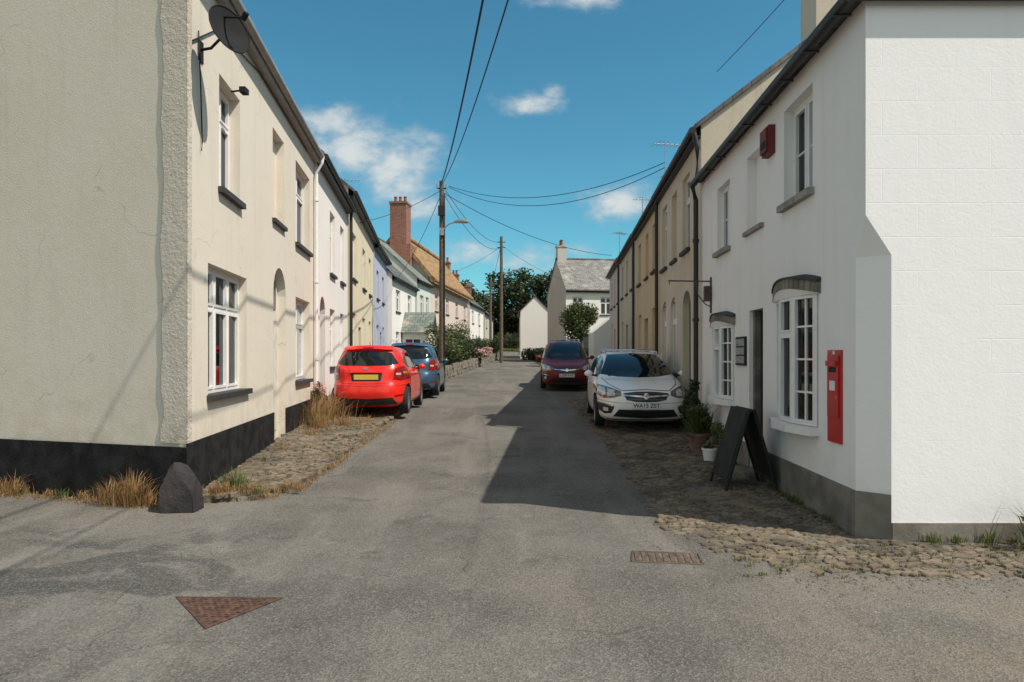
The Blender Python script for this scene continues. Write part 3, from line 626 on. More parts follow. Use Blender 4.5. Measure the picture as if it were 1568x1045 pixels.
b,F2,Fg,L2,zr=house('slate_roofed_house',(3.95,50),(9.0,50.8),-1,6.5,6.5,38,'white','slateX',wins=[(.5,1.3,4.6,5.9,'c2'),(2.6,3.5,4.6,5.9,'c2'),(4.2,4.9,4.6,5.9,'c2'),(2.6,3.5,2.2,3.4,'c2')],doors=[(1.2,2.1,1.1,3.2,'lav_door')],chim=[(.4,3.25,.7,8.6,10.0,'grey_r',2)],gm='grey_r',fin=False)
b.finish()
b,F2,Fg,L2,zr=house('small_white_barn',(.75,60),(.75,68),1,2.5,5.5,45,'white','slate',gm='white',fin=False,oh=.1)
b.finish()

# ------------------------------------------------------------------ street furniture
b=B('satellite_dish'); c=Vector((-3.12,7.45,5.12)); ax=Vector((.80,-.52,.32)).normalized(); a1=ax.cross(Vector((0,0,1))).normalized(); a2=a1.cross(ax)
vs=[];fs=[];K=24
for r_ in (0,.33,.66,1):
    for k in range(K):
        t=2*math.pi*k/K; vs.append(c+a1*math.cos(t)*.24*r_+a2*math.sin(t)*.28*r_+ax*(.07*r_*r_))
for i in range(3):
    for k in range(K): fs.append((i*K+k,i*K+(k+1)%K,(i+1)*K+(k+1)%K,(i+1)*K+k))
b.add('dish','dish',vs,fs,True); b.tube('rim','dish',[vs[3*K+k%K] for k in range(K+1)],.008,5)
b.tube('arm','dish',[c-a2*-.2,c+ax*.32-a2*.02],.012,6); b.tube('lnb','dish',[c+ax*.30-a2*.03,c+ax*.38-a2*.0],.03,8)
w0=Vector((-3.50,7.65,5.02)); b.tube('bracket','dish',[w0,w0+Vector((.15,-.05,0)),c-ax*.04],.016,6); b.box('wall_plate','dish',-3.53,-3.50,7.55,7.75,4.9,5.14)
b.finish()
b=B('floodlight'); b.box('housing','dish',-3.50,-3.42,8.75,8.88,4.98,5.05); b.tube('arm','dish',[(-3.62,8.8,5.0),(-3.45,8.8,5.02)],.012,6); b.finish()

def rock(name,c,s,mat,seed):
    r=random.Random(seed); bm=bmesh.new(); bmesh.ops.create_icosphere(bm,subdivisions=4,radius=1)
    dirs=[(Vector((1,0,.12)).normalized(),.62),(Vector((-1,.1,.15)).normalized(),.62),(Vector((.1,-1,.1)).normalized(),.6),(Vector((0,1,.1)).normalized(),.6),(Vector((.35,-.1,1)).normalized(),.78)]+[(Vector((r.uniform(-1,1),r.uniform(-1,1),r.uniform(-1,1))).normalized(),r.uniform(.72,.9)) for _ in range(8)]
    for v in bm.verts:
        for d,t in dirs:
            k=v.co.dot(d)
            if k>t: v.co-=d*(k-t)
        v.co+=Vector((r.uniform(-.015,.015),r.uniform(-.015,.015),r.uniform(-.015,.015)))
        v.co=Vector((v.co.x*s[0]+c[0],v.co.y*s[1]+c[1],v.co.z*s[2]+c[2]))
    me=bpy.data.meshes.new(name); bm.to_mesh(me); bm.free(); me.materials.append(M[mat]); o=bpy.data.objects.new(name,me); scene.collection.objects.link(o)
rock('corner_guard_stone',(-3.40,7.04,.10),(.26,.20,.42),'darkstone',5)

b=B('triangular_manhole_cover'); T=[Vector((-2.23,4.52,0)),Vector((-1.50,4.50,0)),Vector((-1.79,3.98,0))]; cc=sum(T,Vector())/3
def tri(k,z): return [ (cc+(t-cc)*k)+Vector((0,0,z)) for t in T]
b.add('frame','rust',tri(1.0,.006)+tri(.90,.010),[(0,1,4,3),(1,2,5,4),(2,0,3,5)]); b.add('plate','rust',tri(.885,.005),[(0,1,2)])
for i in range(26):
    for j in range(20):
        x=-2.2+i*.042+(j%2)*.021; y=4.02+j*.036
        P=[(t.x,t.y) for t in tri(.82,0)]
        if inpoly(x,y,P): b.hexa('tread','rust',[(x-.012,y-.004,.005),(x+.012,y-.004,.005),(x+.012,y+.004,.005),(x-.012,y+.004,.005),(x-.010,y-.003,.011),(x+.010,y-.003,.011),(x+.010,y+.003,.011),(x-.010,y+.003,.011)])
b.finish()
b=B('drain_grate'); 
b.add('pit','soil',[(.95,5.30,.004),(1.44,5.24,.004),(1.48,5.48,.004),(.99,5.54,.004)],[(0,1,2,3)])
for i in range(9):
    t=i/9; x0=.95+.49*t+.01
    b.hexa('bar','iron',[(x0,5.30-.06*t,.0045),(x0+.03,5.30-.06*t,.0045),(x0+.06,5.54-.06*t,.0045),(x0+.03,5.54-.06*t,.0045),(x0,5.30-.06*t,.009),(x0+.03,5.30-.06*t,.009),(x0+.06,5.54-.06*t,.009),(x0+.03,5.54-.06*t,.009)])
for (p,q) in (((.93,5.29),(1.46,5.22)),((.98,5.56),(1.5,5.49)),((.93,5.29),(.98,5.56)),((1.46,5.22),(1.5,5.49))):
    b.tube('rim','iron',[(p[0],p[1],.003),(q[0],q[1],.003)],.009,5)
b.finish()

b=B('folding_sandwich_board')
for sg in (-1,1):
    xt=2.78+sg*.03; xb=2.78+sg*.30
    def q(t,y,o=0): return (xb+(xt-xb)*t+o*sg,y,.03+.92*t)
    b.hexa('panel','board',[q(.14,7.95),q(.14,8.5),q(1,8.5),q(1,7.95),q(.14,7.95,.02),q(.14,8.5,.02),q(1,8.5,.02),q(1,7.95,.02)])
    for y in (7.92,8.53): b.tube('leg','board',[q(0,y),q(1.02,y)],.02,6)
    b.tube('top_rail','board',[q(1,7.92),q(1,8.53)],.022,6); b.tube('bottom_rail','board',[q(.13,7.92),q(.13,8.53)],.018,6)
b.finish()

b=B('utility_pole_with_street_lamp'); px,py=-2.87,28
b.tube('pole','wood',[(px,py,gh(py)-.3),(px,py,5),(px-.02,py,8.75)],[.13,.115,.09],12)
b.tube('insulator','trim',[(px-.2,py,8.45),(px+.2,py,8.45)],.03,6)
for dx in (-.2,0,.2): b.tube('insulator','metal',[(px+dx,py-.05,8.42),(px+dx,py-.05,8.6)],.035,8)
b.box('junction_box','trim',px-.14,px+.14,py-.24,py-.1,7.3,7.7); b.box('junction_box','metal',px-.10,px+.10,py-.2,py-.1,6.5,6.8)
b.tube('lamp_arm','metal',[(px,py-.1,6.7),(px+.3,py-.2,6.95),(px+.6,py-.3,7.02)],.028,8)
b.tube('lamp_head','metal',[(px+.5,py-.28,7.0),(px+.62,py-.3,7.03),(px+.85,py-.36,7.04),(px+1.08,py-.42,7.0),(px+1.12,py-.43,6.98)],[.03,.07,.10,.07,.02],10)
b.tube('cable_guard','trim',[(px+.12,py-.12,.5),(px+.11,py-.1,8.2)],.022,6)
b.finish()
b=B('utility_pole'); px2,py2=-.78,50
b.tube('pole','wood',[(px2,py2,.6),(px2,py2,10.3)],[.14,.10],10)
for z in (9.9,9.5): b.tube('crossarm','wood',[(px2-.3,py2,z),(px2+.3,py2,z)],.04,6)
b.tube('lamp_arm','metal',[(px2,py2,7.5),(px2+.9,py2-.2,7.8)],.03,6); b.tube('lamp_head','metal',[(px2+.8,py2-.2,7.8),(px2+1.3,py2-.3,7.8)],[.06,.09],8)
b.finish()
b=B('utility_pole'); b.tube('pole','wood',[(-2.2,70,1.2),(-2.2,70,9.3)],[.15,.11],10); b.tube('crossarm','wood',[(-2.9,70,8.9),(-1.5,70,8.9)],.06,6); b.tube('crossarm','wood',[(-2.9,70,8.2),(-1.5,70,8.2)],.06,6); b.finish()
def wire(p,q,sag,r=.012,k=28):
    p=Vector(p);q=Vector(q); pts=[]
    for i in range(k+1):
        t=i/k; v=p.lerp(q,t); v.z-=sag*4*t*(1-t); pts.append(v)
    b=B('overhead_wire'); b.tube('overhead_wire','wire',pts,r,6); b.finish()
T0=(-2.87,27.95,8.6)
wire(T0,(2.2,-3,8.0),1.05,.014)
wire((-2.87,27.95,8.7),(1.75,-3,9.5),1.15,.022,60)
wire((-2.6,28,8.55),(XR(20.5)+.6,20.5,7.4),.75,.011); wire((-2.6,28,8.5),(XR(20.5)+.6,20.5,7.25),.95,.011)
wire((-2.87,28,8.3),(XR(36),35.5,6.8),.5,.012)
wire(T0,(px2,py2,9.9),.7,.012); wire((-2.9,28,8.4),(px2,py2,9.5),.9,.012); wire((px2,py2,9.9),(-2.2,70,8.9),.4,.015)
wire((px2,py2,9.7),(4.2,50,7.0),.3,.012); wire((-2.87,28,8.3),(-6.3,38,6.0),.3,.012); wire((-2.87,28,8.4),(-5.7,24,6.2),.2,.012)
wire((px2,py2,9.6),(-5.4,49,7.2),.3,.012)
wire((3.9,13,7.0),(5.4,2,8.5),.3,.006)

# ------------------------------------------------------------------ vegetation
def grass(name,spots,mat,seed=1,w=.006):
    r=random.Random(seed); b=B(name)
    for (x,y,z,rad,h,n) in spots:
        for _ in range(n):
            a=r.uniform(0,6.28); q=rad*abs(r.gauss(0,.6)); bx,by=x+q*math.cos(a),y+q*math.sin(a)*.6
            la=a+r.uniform(-1.2,1.2); hh=h*r.uniform(.25,1.1)*(1-.35*min(1,q/rad)); ln=hh*r.uniform(.1,.85); dx,dy=math.cos(la)*ln,math.sin(la)*ln; ww=w*r.uniform(.5,1.3)
            px_,py_=-math.sin(la+.6)*ww,math.cos(la+.6)*ww
            b.add('blades',mat,[(bx-px_,by-py_,z),(bx+px_,by+py_,z),(bx+dx*.4+px_*.8,by+dy*.4+py_*.8,z+hh*.6),(bx+dx*.4-px_*.8,by+dy*.4-py_*.8,z+hh*.6),(bx+dx,by+dy,z+hh*(1-.35*ln/hh))],[(0,1,2,3),(3,2,4)])
    return b
r=random.Random(3)
def gpt(t,o): return (-3.46-.958*t-.287*o, 7.27+.287*t-.958*o)
sp=[]
for t,o,rad,h,n in ((.55,.16,.26,.46,480),(.85,.18,.24,.34,300),(.35,.14,.14,.24,90),(1.3,.1,.16,.16,100),(2.3,.12,.2,.34,160),(2.6,.12,.2,.28,100),(3.3,.1,.3,.3,120),(1.8,.1,.16,.14,80)):
    x,y=gpt(t,o); sp.append((x,y,0,rad,h,n))
for i in range(50):
    x,y=gpt(r.uniform(0,4),r.uniform(.03,.26)); sp.append((x,y,0,.12,.07,22))
sp+= [(-2.95,7.62,.08,.3,.13,300),(-2.6,7.9,.06,.2,.12,140),(-3.2,7.5,.08,.2,.18,200),(-2.75,7.6,.02,.25,.08,160),(-3.95,13.6,.2,.35,.8,280),(-3.9,14.3,.25,.4,.9,380),(-3.7,13.0,.2,.3,.4,220),(-3.3,13.4,.2,.35,.35,220),(-3.0,13.9,.2,.3,.25,140),(-3.6,12.2,.15,.25,.25,130),(-3.55,10.6,.12,.2,.14,80)]
for i in range(90):
    y=r.uniform(7.7,14.5); sp.append((r.choice((XL(y)+.08,-2.62+r.uniform(-.05,.05),-2.45)),y,gh(y)+.04,.08,.1,22))
grass('dry_grass_tufts',sp,'dry',4,.004).finish()
sp=[(-3.15,7.75,.08,.22,.3,200),(-3.3,8.1,.08,.15,.2,100),(-3.5,9.6,.1,.12,.15,60),(-2.8,7.5,.08,.15,.1,80),(-3.85,13.3,.2,.2,.5,120)]
for t in (.1,1.6,2.2,3.0): x,y=gpt(t,.14); sp.append((x,y,0,.2,.16,60))
for x in (3.5,3.75,4.0,4.3,4.7,5.2): sp.append((x+r.uniform(-.1,.1),5.76,0.02,.1,r.uniform(.06,.16),70))
for i in range(170):
    x=r.uniform(1.7,4.8); y=r.uniform(4.9,5.78); sp.append((x,y,.005,.05,.04,14))
for i in range(110):
    y=r.uniform(7.6,14); x=r.uniform(-3.3,-2.6); sp.append((x,y,gh(y)+.08,.05,.05,12))
for i in range(110):
    y=r.uniform(6.0,12); x=r.uniform(1.5,3.1); sp.append((x,y,gh(y)+.005,.05,.04,12))
for i in range(60):
    y=r.uniform(6.2,12); sp.append((F(sr(y),-.05,0)[0],y,gh(y)+.01,.05,.10,16))
grass('weeds',sp,'weed',9,.004).finish()
def leaves(b,blobs,n,size,mat,seed,part='leaves',shell=.55):
    r=random.Random(seed); tot=sum(q[3]*q[4]*q[5] for q in blobs)
    for q in blobs:
        k=int(n*q[3]*q[4]*q[5]/tot)
        for _ in range(k):
            d=Vector((r.gauss(0,1),r.gauss(0,1),r.gauss(0,1))).normalized(); rr=shell+(1.08-shell)*r.random()
            p=Vector((q[0]+d.x*q[3]*rr,q[1]+d.y*q[4]*rr,q[2]+d.z*q[5]*rr))
            a=Vector((r.gauss(0,1),r.gauss(0,1),r.gauss(0,.6))).normalized(); c=a.cross(d+Vector((r.gauss(0,.5),r.gauss(0,.5),r.gauss(0,.5)))).normalized()
            s=size*r.uniform(.6,1.4)
            b.add(part,mat,[p-a*s,p-c*s*.55,p+a*s,p+c*s*.55],[(0,1,2,3)])
def blobset(c,rad,n,seed,sq=.8):
    r=random.Random(seed); out=[]
    for _ in range(n):
        d=Vector((r.gauss(0,1),r.gauss(0,1),r.gauss(0,.8))).normalized()*r.uniform(.3,.85)
        k=r.uniform(.28,.5); out.append((c[0]+d.x*rad[0],c[1]+d.y*rad[1],c[2]+d.z*rad[2],rad[0]*k,rad[1]*k,rad[2]*k*sq))
    return out
def tree(name,x,y,z,h,rad,seed,n=5000,size=.1,mat='leaf'):
    b=B(name); cz=z+h-rad[2]
    b.tube('trunk','bark',[(x,y,z-.2),(x+.05,y,z+h*.3),(x-.05,y+.05,cz)],[.16*h/5,.12*h/5,.06*h/5],8)
    bl=blobset((x,y,cz),rad,22,seed)
    for q in bl[:8]: b.tube('limb','bark',[(x,y,z+h*.35),((x+q[0])/2,(y+q[1])/2,(z+h*.4+q[2])/2),(q[0],q[1],q[2])],[.07*h/5,.04*h/5,.02],6)
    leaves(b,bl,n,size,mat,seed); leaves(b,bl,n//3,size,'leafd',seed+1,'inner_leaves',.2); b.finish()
tree('garden_tree',4.35,43,gh(43),4.7,(1.35,1.1,1.8),19,7500,.07)
def shrub(name,x,y,z,rad,seed,n=1500,size=.06,mat='leaf'):
    b=B(name); bl=blobset((x,y,z+rad[2]*.9),rad,9,seed)
    b.tube('stem','bark',[(x,y,z-.1),(x,y,z+rad[2])],[.05,.02],6)
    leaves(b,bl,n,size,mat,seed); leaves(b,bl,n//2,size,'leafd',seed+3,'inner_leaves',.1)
    return b
for i,(x,y,rr,h,mt) in enumerate(((-3.3,31.5,.9,.95,'leaf'),(-3.6,34,1.1,1.45,'weed'),(-3.0,36,.9,1.1,'leaf'),(-2.9,39,.9,.9,'leafd'),(-3.6,41,1.2,1.6,'leaf'),(-2.7,47,.9,1.1,'leaf'),(-2.2,52,.8,.9,'weed'),(-4.0,45,.8,1.3,'dry'),(-2.6,44.5,.9,1.2,'leafd'),(2.9,41,.6,.6,'leafp'),(3.6,46,1.0,.9,'leaf'),(2.5,48,.8,.7,'leafd'),(5.6,44,1.1,1.0,'leafd'),(-1.7,62,.8,.8,'leafd'),(0.0,86,1.2,1.2,'leafd'),(-1.2,88,1.2,1.3,'leaf'),(1.6,84,1.3,1.2,'leafd'),(3.1,36,.5,.5,'leaf'),(-1.6,57,.8,1.1,'leaf'))):
    shrub('garden_shrub',x,y,gh(y)+.15,(rr,rr*1.2,h),40+i,1800,.06,mt).finish()
b=shrub('hydrangea_bush',-2.0,43.5,gh(43)+.3,(.75,.8,.55),77,1200,.06); leaves(b,blobset((-1.95,43.3,gh(43)+.95),(.7,.7,.4),8,5),900,.05,'flower',12,'flowers',.8); b.finish()
b=B('hedge'); 
leaves(b,[(1.2+.4*i,57,gh(57)+.45,.45,.6,.55) for i in range(5)],2500,.07,'leafd',3); leaves(b,[(1.2+.4*i,57,gh(57)+.45,.45,.6,.55) for i in range(5)],1000,.07,'leaf',4,'top_leaves',.8); b.finish()
b=B('distant_trees'); r=random.Random(21); bl=[]
for i in range(46):
    x=-14+i*.85+r.uniform(-1,1); y=r.uniform(92,112); h=r.uniform(6.0,9.0)+ (1.6 if -2<x<9 else 0)
    b.tube('trunk','bark',[(x,y,gh(y)-.5),(x,y,gh(y)+h)],[.3,.1],5)
    for k in range(9): bl.append((x+r.uniform(-1.7,1.7),y+r.uniform(-1,1),gh(y)+r.uniform(.3,h*1.05),r.uniform(.9,1.8),1.4,r.uniform(.8,1.5)))
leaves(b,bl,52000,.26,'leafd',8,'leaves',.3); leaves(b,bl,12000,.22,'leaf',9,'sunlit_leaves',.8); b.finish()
b=B('far_hillside'); n=40; vs=[];fs=[]
for i in range(n+1):
    x=-150+300*i/n
    for y,z in ((116,5),(150,9.5+1.5*math.sin(x*.05)),(200,12+2*math.sin(x*.03))): vs.append((x,y,z))
for i in range(n):
    for k in range(2): fs.append((3*i+k,3*i+3+k,3*i+4+k,3*i+1+k))
b.add('far_hillside','leafd',vs,fs); b.finish()
b=B('rubble_garden_wall'); r=random.Random(5)
pts=[(-2.85,29.7),(-2.4,38),(-2.0,45),(-1.5,53),(-1.1,59)]
for i in range(len(pts)-1):
    (x0,y0),(x1,y1)=pts[i],pts[i+1]; L_=math.hypot(x1-x0,y1-y0); k=int(L_/.35); uu=((x1-x0)/L_,(y1-y0)/L_); G=frame((x0,y0),uu,(-uu[1],uu[0]))
    for j in range(k):
        zz=gh(y0+(y1-y0)*j/k)-.1
        for row in range(4):
            a=L_*j/k+(row%2)*.15; h=.17; o=r.uniform(-.04,.04)
            b.hexa('stones','rub',[G(a,o,zz+row*h),G(a+.32,o,zz+row*h),G(a+.32,.35,zz+row*h),G(a,.35,zz+row*h),G(a+.02,o+.02,zz+row*h+h*.93),G(a+.31,o+.01,zz+row*h+h*.97),G(a+.31,.33,zz+row*h+h*.95),G(a+.02,.33,zz+row*h+h*.95)])
b.finish()
b=B('garden_soil'); 
vs=[];fs=[]
for i,(x,y) in enumerate(pts): vs+=[(x-.3,y,gh(y)+.35),(-6.1 if y<45 else -5.2,y,gh(y)+.35)]
for i in range(len(pts)-1): fs.append((2*i,2*i+2,2*i+3,2*i+1))
b.add('garden_soil','grass',vs,fs); b.finish()
def pot(name,x,y,r0,h,mat):
    b=B(name); z=gh(y)+.01; b.tube('pot',mat,[(x,y,z),(x,y,z+h*.85),(x,y,z+h*.86),(x,y,z+h)],[r0*.72,r0,r0*1.1,r0*1.1],16); return b,z+h
b,z=pot('terracotta_planter',2.98,10.9,.17,.28,'pot')
leaves(b,blobset((3.02,10.9,z+.22),(.26,.26,.3),9,6),700,.03,'leaf',6,'foliage',.3); g_=grass('x',[(3.0,10.9,z-.05,.2,.75,280)],'leaf',5,.007)
for k,(v,f) in g_.p.items(): b.add('stems','leaf',v,f)
b.finish()
b,z=pot('potted_plant',3.14,10.2,.12,.2,'pot'); leaves(b,blobset((3.14,10.2,z+.2),(.18,.18,.24),8,9),700,.025,'weed',6,'foliage',.3); b.finish()
b,z=pot('potted_plant',2.86,9.9,.10,.2,'upvc'); leaves(b,blobset((2.86,9.9,z+.08),(.12,.12,.12),5,2),300,.025,'leaf',2,'foliage',.3); b.finish()
b,z=pot('potted_plant',3.2,11.6,.17,.3,'pot'); leaves(b,blobset((3.15,11.6,z+.4),(.28,.28,.5),9,4),1300,.035,'leafd',3,'foliage',.3); b.finish()
b,z=pot('potted_plant',-4.15,14.8,.15,.3,'pot'); leaves(b,blobset((-4.15,14.8,z+.3),(.2,.2,.3),9,4),900,.03,'leaf',3,'foliage',.3); leaves(b,blobset((-4.12,14.75,z+.45),(.2,.2,.2),6,4),160,.03,'flower',3,'flowers',.5); b.finish()
b=grass('wall_weed',[(4.3,5.55,0,.14,.55,90),(4.6,5.45,0,.2,.6,110)],'weed',12,.006); leaves(b,blobset((4.4,5.48,.36),(.28,.12,.3),8,4),300,.025,'weed',3,'leaves',.2); b.finish()

# ------------------------------------------------------------------ cars
def cat(p0,p1,p2,p3,t): return .5*((2*p1)+(-p0+p2)*t+(2*p0-5*p1+4*p2-p3)*t*t+(-p0+3*p1-3*p2+p3)*t**3)
HATCH=[(.19,1.72,-1.74,.74,5),(.28,1.88,-1.90,.82,5),(.46,1.94,-1.96,.845,4.6),(.62,1.93,-1.95,.848,4.5),(.75,1.84,-1.90,.845,4.3),(.86,1.58,-1.88,.838,4.3),(.96,1.22,-1.86,.815,4.6),(1.05,.93,-1.82,.785,4.8),(1.22,.60,-1.72,.725,4.8),(1.36,.28,-1.62,.665,4.8),(1.45,.0,-1.54,.595,4.6),(1.495,-.4,-1.32,.46,4),(1.51,-.7,-1.1,.2,3)]
ESTATE=[(.17,2.12,-2.15,.78,5),(.25,2.26,-2.28,.86,5),(.42,2.33,-2.34,.895,4.4),(.60,2.32,-2.35,.905,4.2),(.73,2.24,-2.33,.90,4.2),(.83,1.95,-2.31,.89,4.2),(.91,1.55,-2.29,.87,4.6),(.98,1.10,-2.27,.845,5),(1.16,.78,-2.17,.78,5),(1.32,.42,-2.02,.70,5),(1.42,.10,-1.88,.625,5),(1.47,-.3,-1.6,.5,4.2),(1.49,-.7,-1.3,.22,3)]
def car(name,base_,paint,loc,yaw,k=1.0,wheel=.31,plate=None,wb=None,sc=(1,1,1),rails=False,tilt=0):
    zm=lambda z: z if z<.9 else .9+(z-.9)*k
    sl_=[(zm(s[0]),*s[1:]) for s in base_]; W=max(s[3] for s in sl_); est=base_ is ESTATE
    dense=[]
    for i in range(len(sl_)-1):
        P=[sl_[max(i-1,0)],sl_[i],sl_[i+1],sl_[min(i+2,len(sl_)-1)]]
        for j in range(4): dense.append([cat(P[0][c],P[1][c],P[2][c],P[3][c],j/4) for c in range(5)])
    dense.append(list(sl_[-1])); K=96; vs=[];fs=[]
    for (z,xf,xr,w,n) in dense:
        xc=(xf+xr)/2
        for q in range(K):
            t=2*math.pi*q/K; c,s_=math.cos(t),math.sin(t)
            a=(xf-xr)/2
            vs.append((xc+a*math.copysign(abs(c)**(2/n),c),w*math.copysign(abs(s_)**(2/n),s_),z))
    for i in range(len(dense)-1):
        for q in range(K): fs.append((i*K+q,i*K+(q+1)%K,(i+1)*K+(q+1)%K,(i+1)*K+q))
    fs.append(tuple(range(K))[::-1]); fs.append(tuple((len(dense)-1)*K+q for q in range(K)))
    me=bpy.data.meshes.new('body'); me.from_pydata(vs,[],fs); me.update(); me.materials.append(M[paint]); me.materials.append(M['trim'])
    bm=bmesh.new(); bm.from_mesh(me); bmesh.ops.recalc_face_normals(bm,faces=bm.faces); bvh=BVHTree.FromBMesh(bm); bm.to_mesh(me); bm.free()
    body=bpy.data.objects.new('body',me); scene.collection.objects.link(body)
    wx=wb or ((1.33,-1.36) if est else (1.26,-1.25))
    cut=bpy.data.meshes.new('c'); bm=bmesh.new()
    for x in wx:
        for sgn in (-1,1):
            bmesh.ops.create_cone(bm,cap_ends=True,segments=40,radius1=wheel+.055,radius2=wheel+.055,depth=.5,matrix=Matrix.Translation((x,sgn*(W+.02),wheel+.01))@Matrix.Rotation(math.pi/2,4,'X'))
    bm.to_mesh(cut); bm.free(); cut.materials.append(M['trim']); co=bpy.data.objects.new('c',cut); scene.collection.objects.link(co)
    md=body.modifiers.new('b','BOOLEAN'); md.object=co; md.operation='DIFFERENCE'; md.solver='EXACT'
    try: md.material_mode='TRANSFER'
    except Exception: pass
    bpy.context.view_layer.update(); dg=bpy.context.evaluated_depsgraph_get(); nm=bpy.data.meshes.new_from_object(body.evaluated_get(dg)); body.modifiers.clear(); body.data=nm
    bpy.data.objects.remove(co)
    for f in nm.polygons: f.use_smooth=True
    try: nm.set_sharp_from_angle(angle=math.radians(38))
    except Exception: pass
    b=B(name)
    def interp(P,t):
        d=[0]
        for i in range(1,len(P)): d.append(d[-1]+math.hypot(P[i][0]-P[i-1][0],P[i][1]-P[i-1][1]))
        x=t*d[-1]
        for i in range(1,len(P)):
            if x<=d[i]+1e-9:
                f=(x-d[i-1])/max(1e-9,d[i]-d[i-1]); return (P[i-1][0]+(P[i][0]-P[i-1][0])*f,P[i-1][1]+(P[i][1]-P[i-1][1])*f)
        return P[-1]
    def patch(part,mat,view,top,bot,off=.006,nu=20,nv=8):
        vs=[];fs=[]
        for j in range(nv+1):
            for i in range(nu+1):
                a=interp(top,i/nu); c=interp(bot,i/nu); t=j/nv; p=(a[0]+(c[0]-a[0])*t,zm(a[1]+(c[1]-a[1])*t))
                if view in 'FR':
                    sg=1 if view=='F' else -1; o=Vector((4*sg,p[0],p[1])); d=Vector((-sg,0,0))
                else:
                    sg=1 if view=='L' else -1; o=Vector((p[0],4*sg,p[1])); d=Vector((0,-sg,0))
                h,nr,_,_=bvh.ray_cast(o,d)
                if h is None or (view in 'FR' and (h.x*sg)<-.2): 
                    h,nr,_,_=bvh.find_nearest(Vector((1.5*sg if view in 'FR' else p[0],p[0] if view in 'FR' else 1*sg,p[1])))
                if nr.dot(d)>0: nr=-nr
                vs.append(h+nr*off)
        for j in range(nv):
            for i in range(nu): q=j*(nu+1)+i; fs.append((q,q+1,q+nu+2,q+nu+1))
        b.add(part,mat,vs,fs,True)
    def sym(part,mat,view,top,bot,**kk):
        patch(part,mat,view,top,bot,**kk); patch(part,mat,view,[(-x,z) for x,z in top],[(-x,z) for x,z in bot],**kk)
    def both(part,mat,top,bot,**kk):
        patch(part,mat,'L',top,bot,**kk); patch(part,mat,'r',top,bot,**kk)
    def line(view,P,w=.006,mat='trim'):
        for i in range(len(P)-1):
            (x0,z0),(x1,z1)=P[i],P[i+1]; l=math.hypot(x1-x0,z1-z0); nx,nz=-(z1-z0)/l*w,(x1-x0)/l*w
            patch('seam',mat,view,[(x0+nx,z0+nz),(x1+nx,z1+nz)],[(x0-nx,z0-nz),(x1-nx,z1-nz)],off=.003,nu=10,nv=1)
    E=est
    if E:
        patch('windscreen','carglass','F',[(-.54,1.415),(0,1.44),(.54,1.415)],[(-.74,1.02),(-.4,.975),(0,.96),(.4,.975),(.74,1.02)],nu=30)
        patch('rear_window','carglass','R',[(-.50,1.36),(0,1.39),(.50,1.36)],[(-.66,1.04),(0,1.02),(.66,1.04)])
        both('side_window','carglass',[(.80,1.03),(.40,1.26),(.0,1.375),(-.25,1.385)],[(.74,1.0),(.4,.995),(.1,.99),(-.22,.99)])
        both('side_window','carglass',[(-.30,1.385),(-.7,1.38),(-1.1,1.35)],[(-.28,.99),(-.7,.99),(-1.18,1.0)]); both('side_window','carglass',[(-1.17,1.34),(-1.6,1.28),(-1.95,1.18)],[(-1.25,1.01),(-1.6,1.03),(-2.02,1.1)])
    else:
        patch('windscreen','carglass','F',[(-.52,1.40),(0,1.43),(.52,1.40)],[(-.66,1.0),(0,.97),(.66,1.0)],nu=30)
        patch('rear_window','carglass','R',[(-.50,1.36),(-.25,1.40),(0,1.41),(.25,1.40),(.50,1.36)],[(-.66,1.13),(-.5,1.09),(0,1.08),(.5,1.09),(.66,1.13)],nu=30)
        both('side_window','carglass',[(.70,1.06),(.30,1.27),(-.05,1.37),(-.20,1.38)],[(.62,1.02),(.3,1.0),(.0,1.0),(-.2,1.0)])
        both('side_window','carglass',[(-.26,1.38),(-.7,1.36),(-1.0,1.31)],[(-.26,1.0),(-.7,1.02),(-1.05,1.07)]); both('side_window','carglass',[(-1.07,1.29),(-1.2,1.26),(-1.32,1.21)],[(-1.12,1.08),(-1.25,1.11),(-1.36,1.15)],nu=8)
    for v in 'Lr':
        xs=(.78,-.24,-1.1) if E else (.72,-.22,-.98)
        for x in xs: line(v,[(x,.97),(x+.02,.6),(x,.3)])
        line(v,[(xs[0],.3),(xs[2],.3)]); patch('sill_trim','trim',v,[(.9,.24),(-.9,.24)],[(.9,.2),(-.9,.2)],off=.008,nv=2)
        for x in (xs[1]+.16,xs[2]+.18): patch('door_handle','chrome' if E else paint,v,[(x-.08,.90),(x+.08,.90)],[(x-.08,.87),(x+.08,.87)],off=.03,nv=3)
    if E:
        sym('headlamp','lamp_in','F',[(.46,.73),(.62,.79),(.78,.83),(.885,.85)],[(.45,.66),(.60,.615),(.76,.60),(.892,.68)],off=.008,nu=22,nv=10)
        sym('headlamp_lens','lens','F',[(.57,.75),(.69,.78)],[(.56,.655),(.69,.64)],off=.013,nu=8)
        sym('headlamp_lens','lens','F',[(.72,.79),(.83,.81)],[(.72,.65),(.83,.665)],off=.013,nu=8); sym('indicator','amber','F',[(.852,.81),(.878,.81)],[(.855,.70),(.882,.72)],off=.013,nu=4)
        patch('grille','trim','F',[(-.42,.70),(-.2,.725),(0,.73),(.2,.725),(.42,.70)],[(-.36,.58),(-.2,.545),(0,.54),(.2,.545),(.36,.58)],off=.008)
        patch('grille_bar','chrome','F',[(-.42,.675),(0,.648),(.42,.675)],[(-.41,.65),(0,.618),(.41,.65)],off=.02,nv=3)
        for z in (.585,.60,.70): patch('grille_slat','lamp_in','F',[(-.34,z),(.34,z)],[(-.34,z-.008),(.34,z-.008)],off=.013,nv=1)
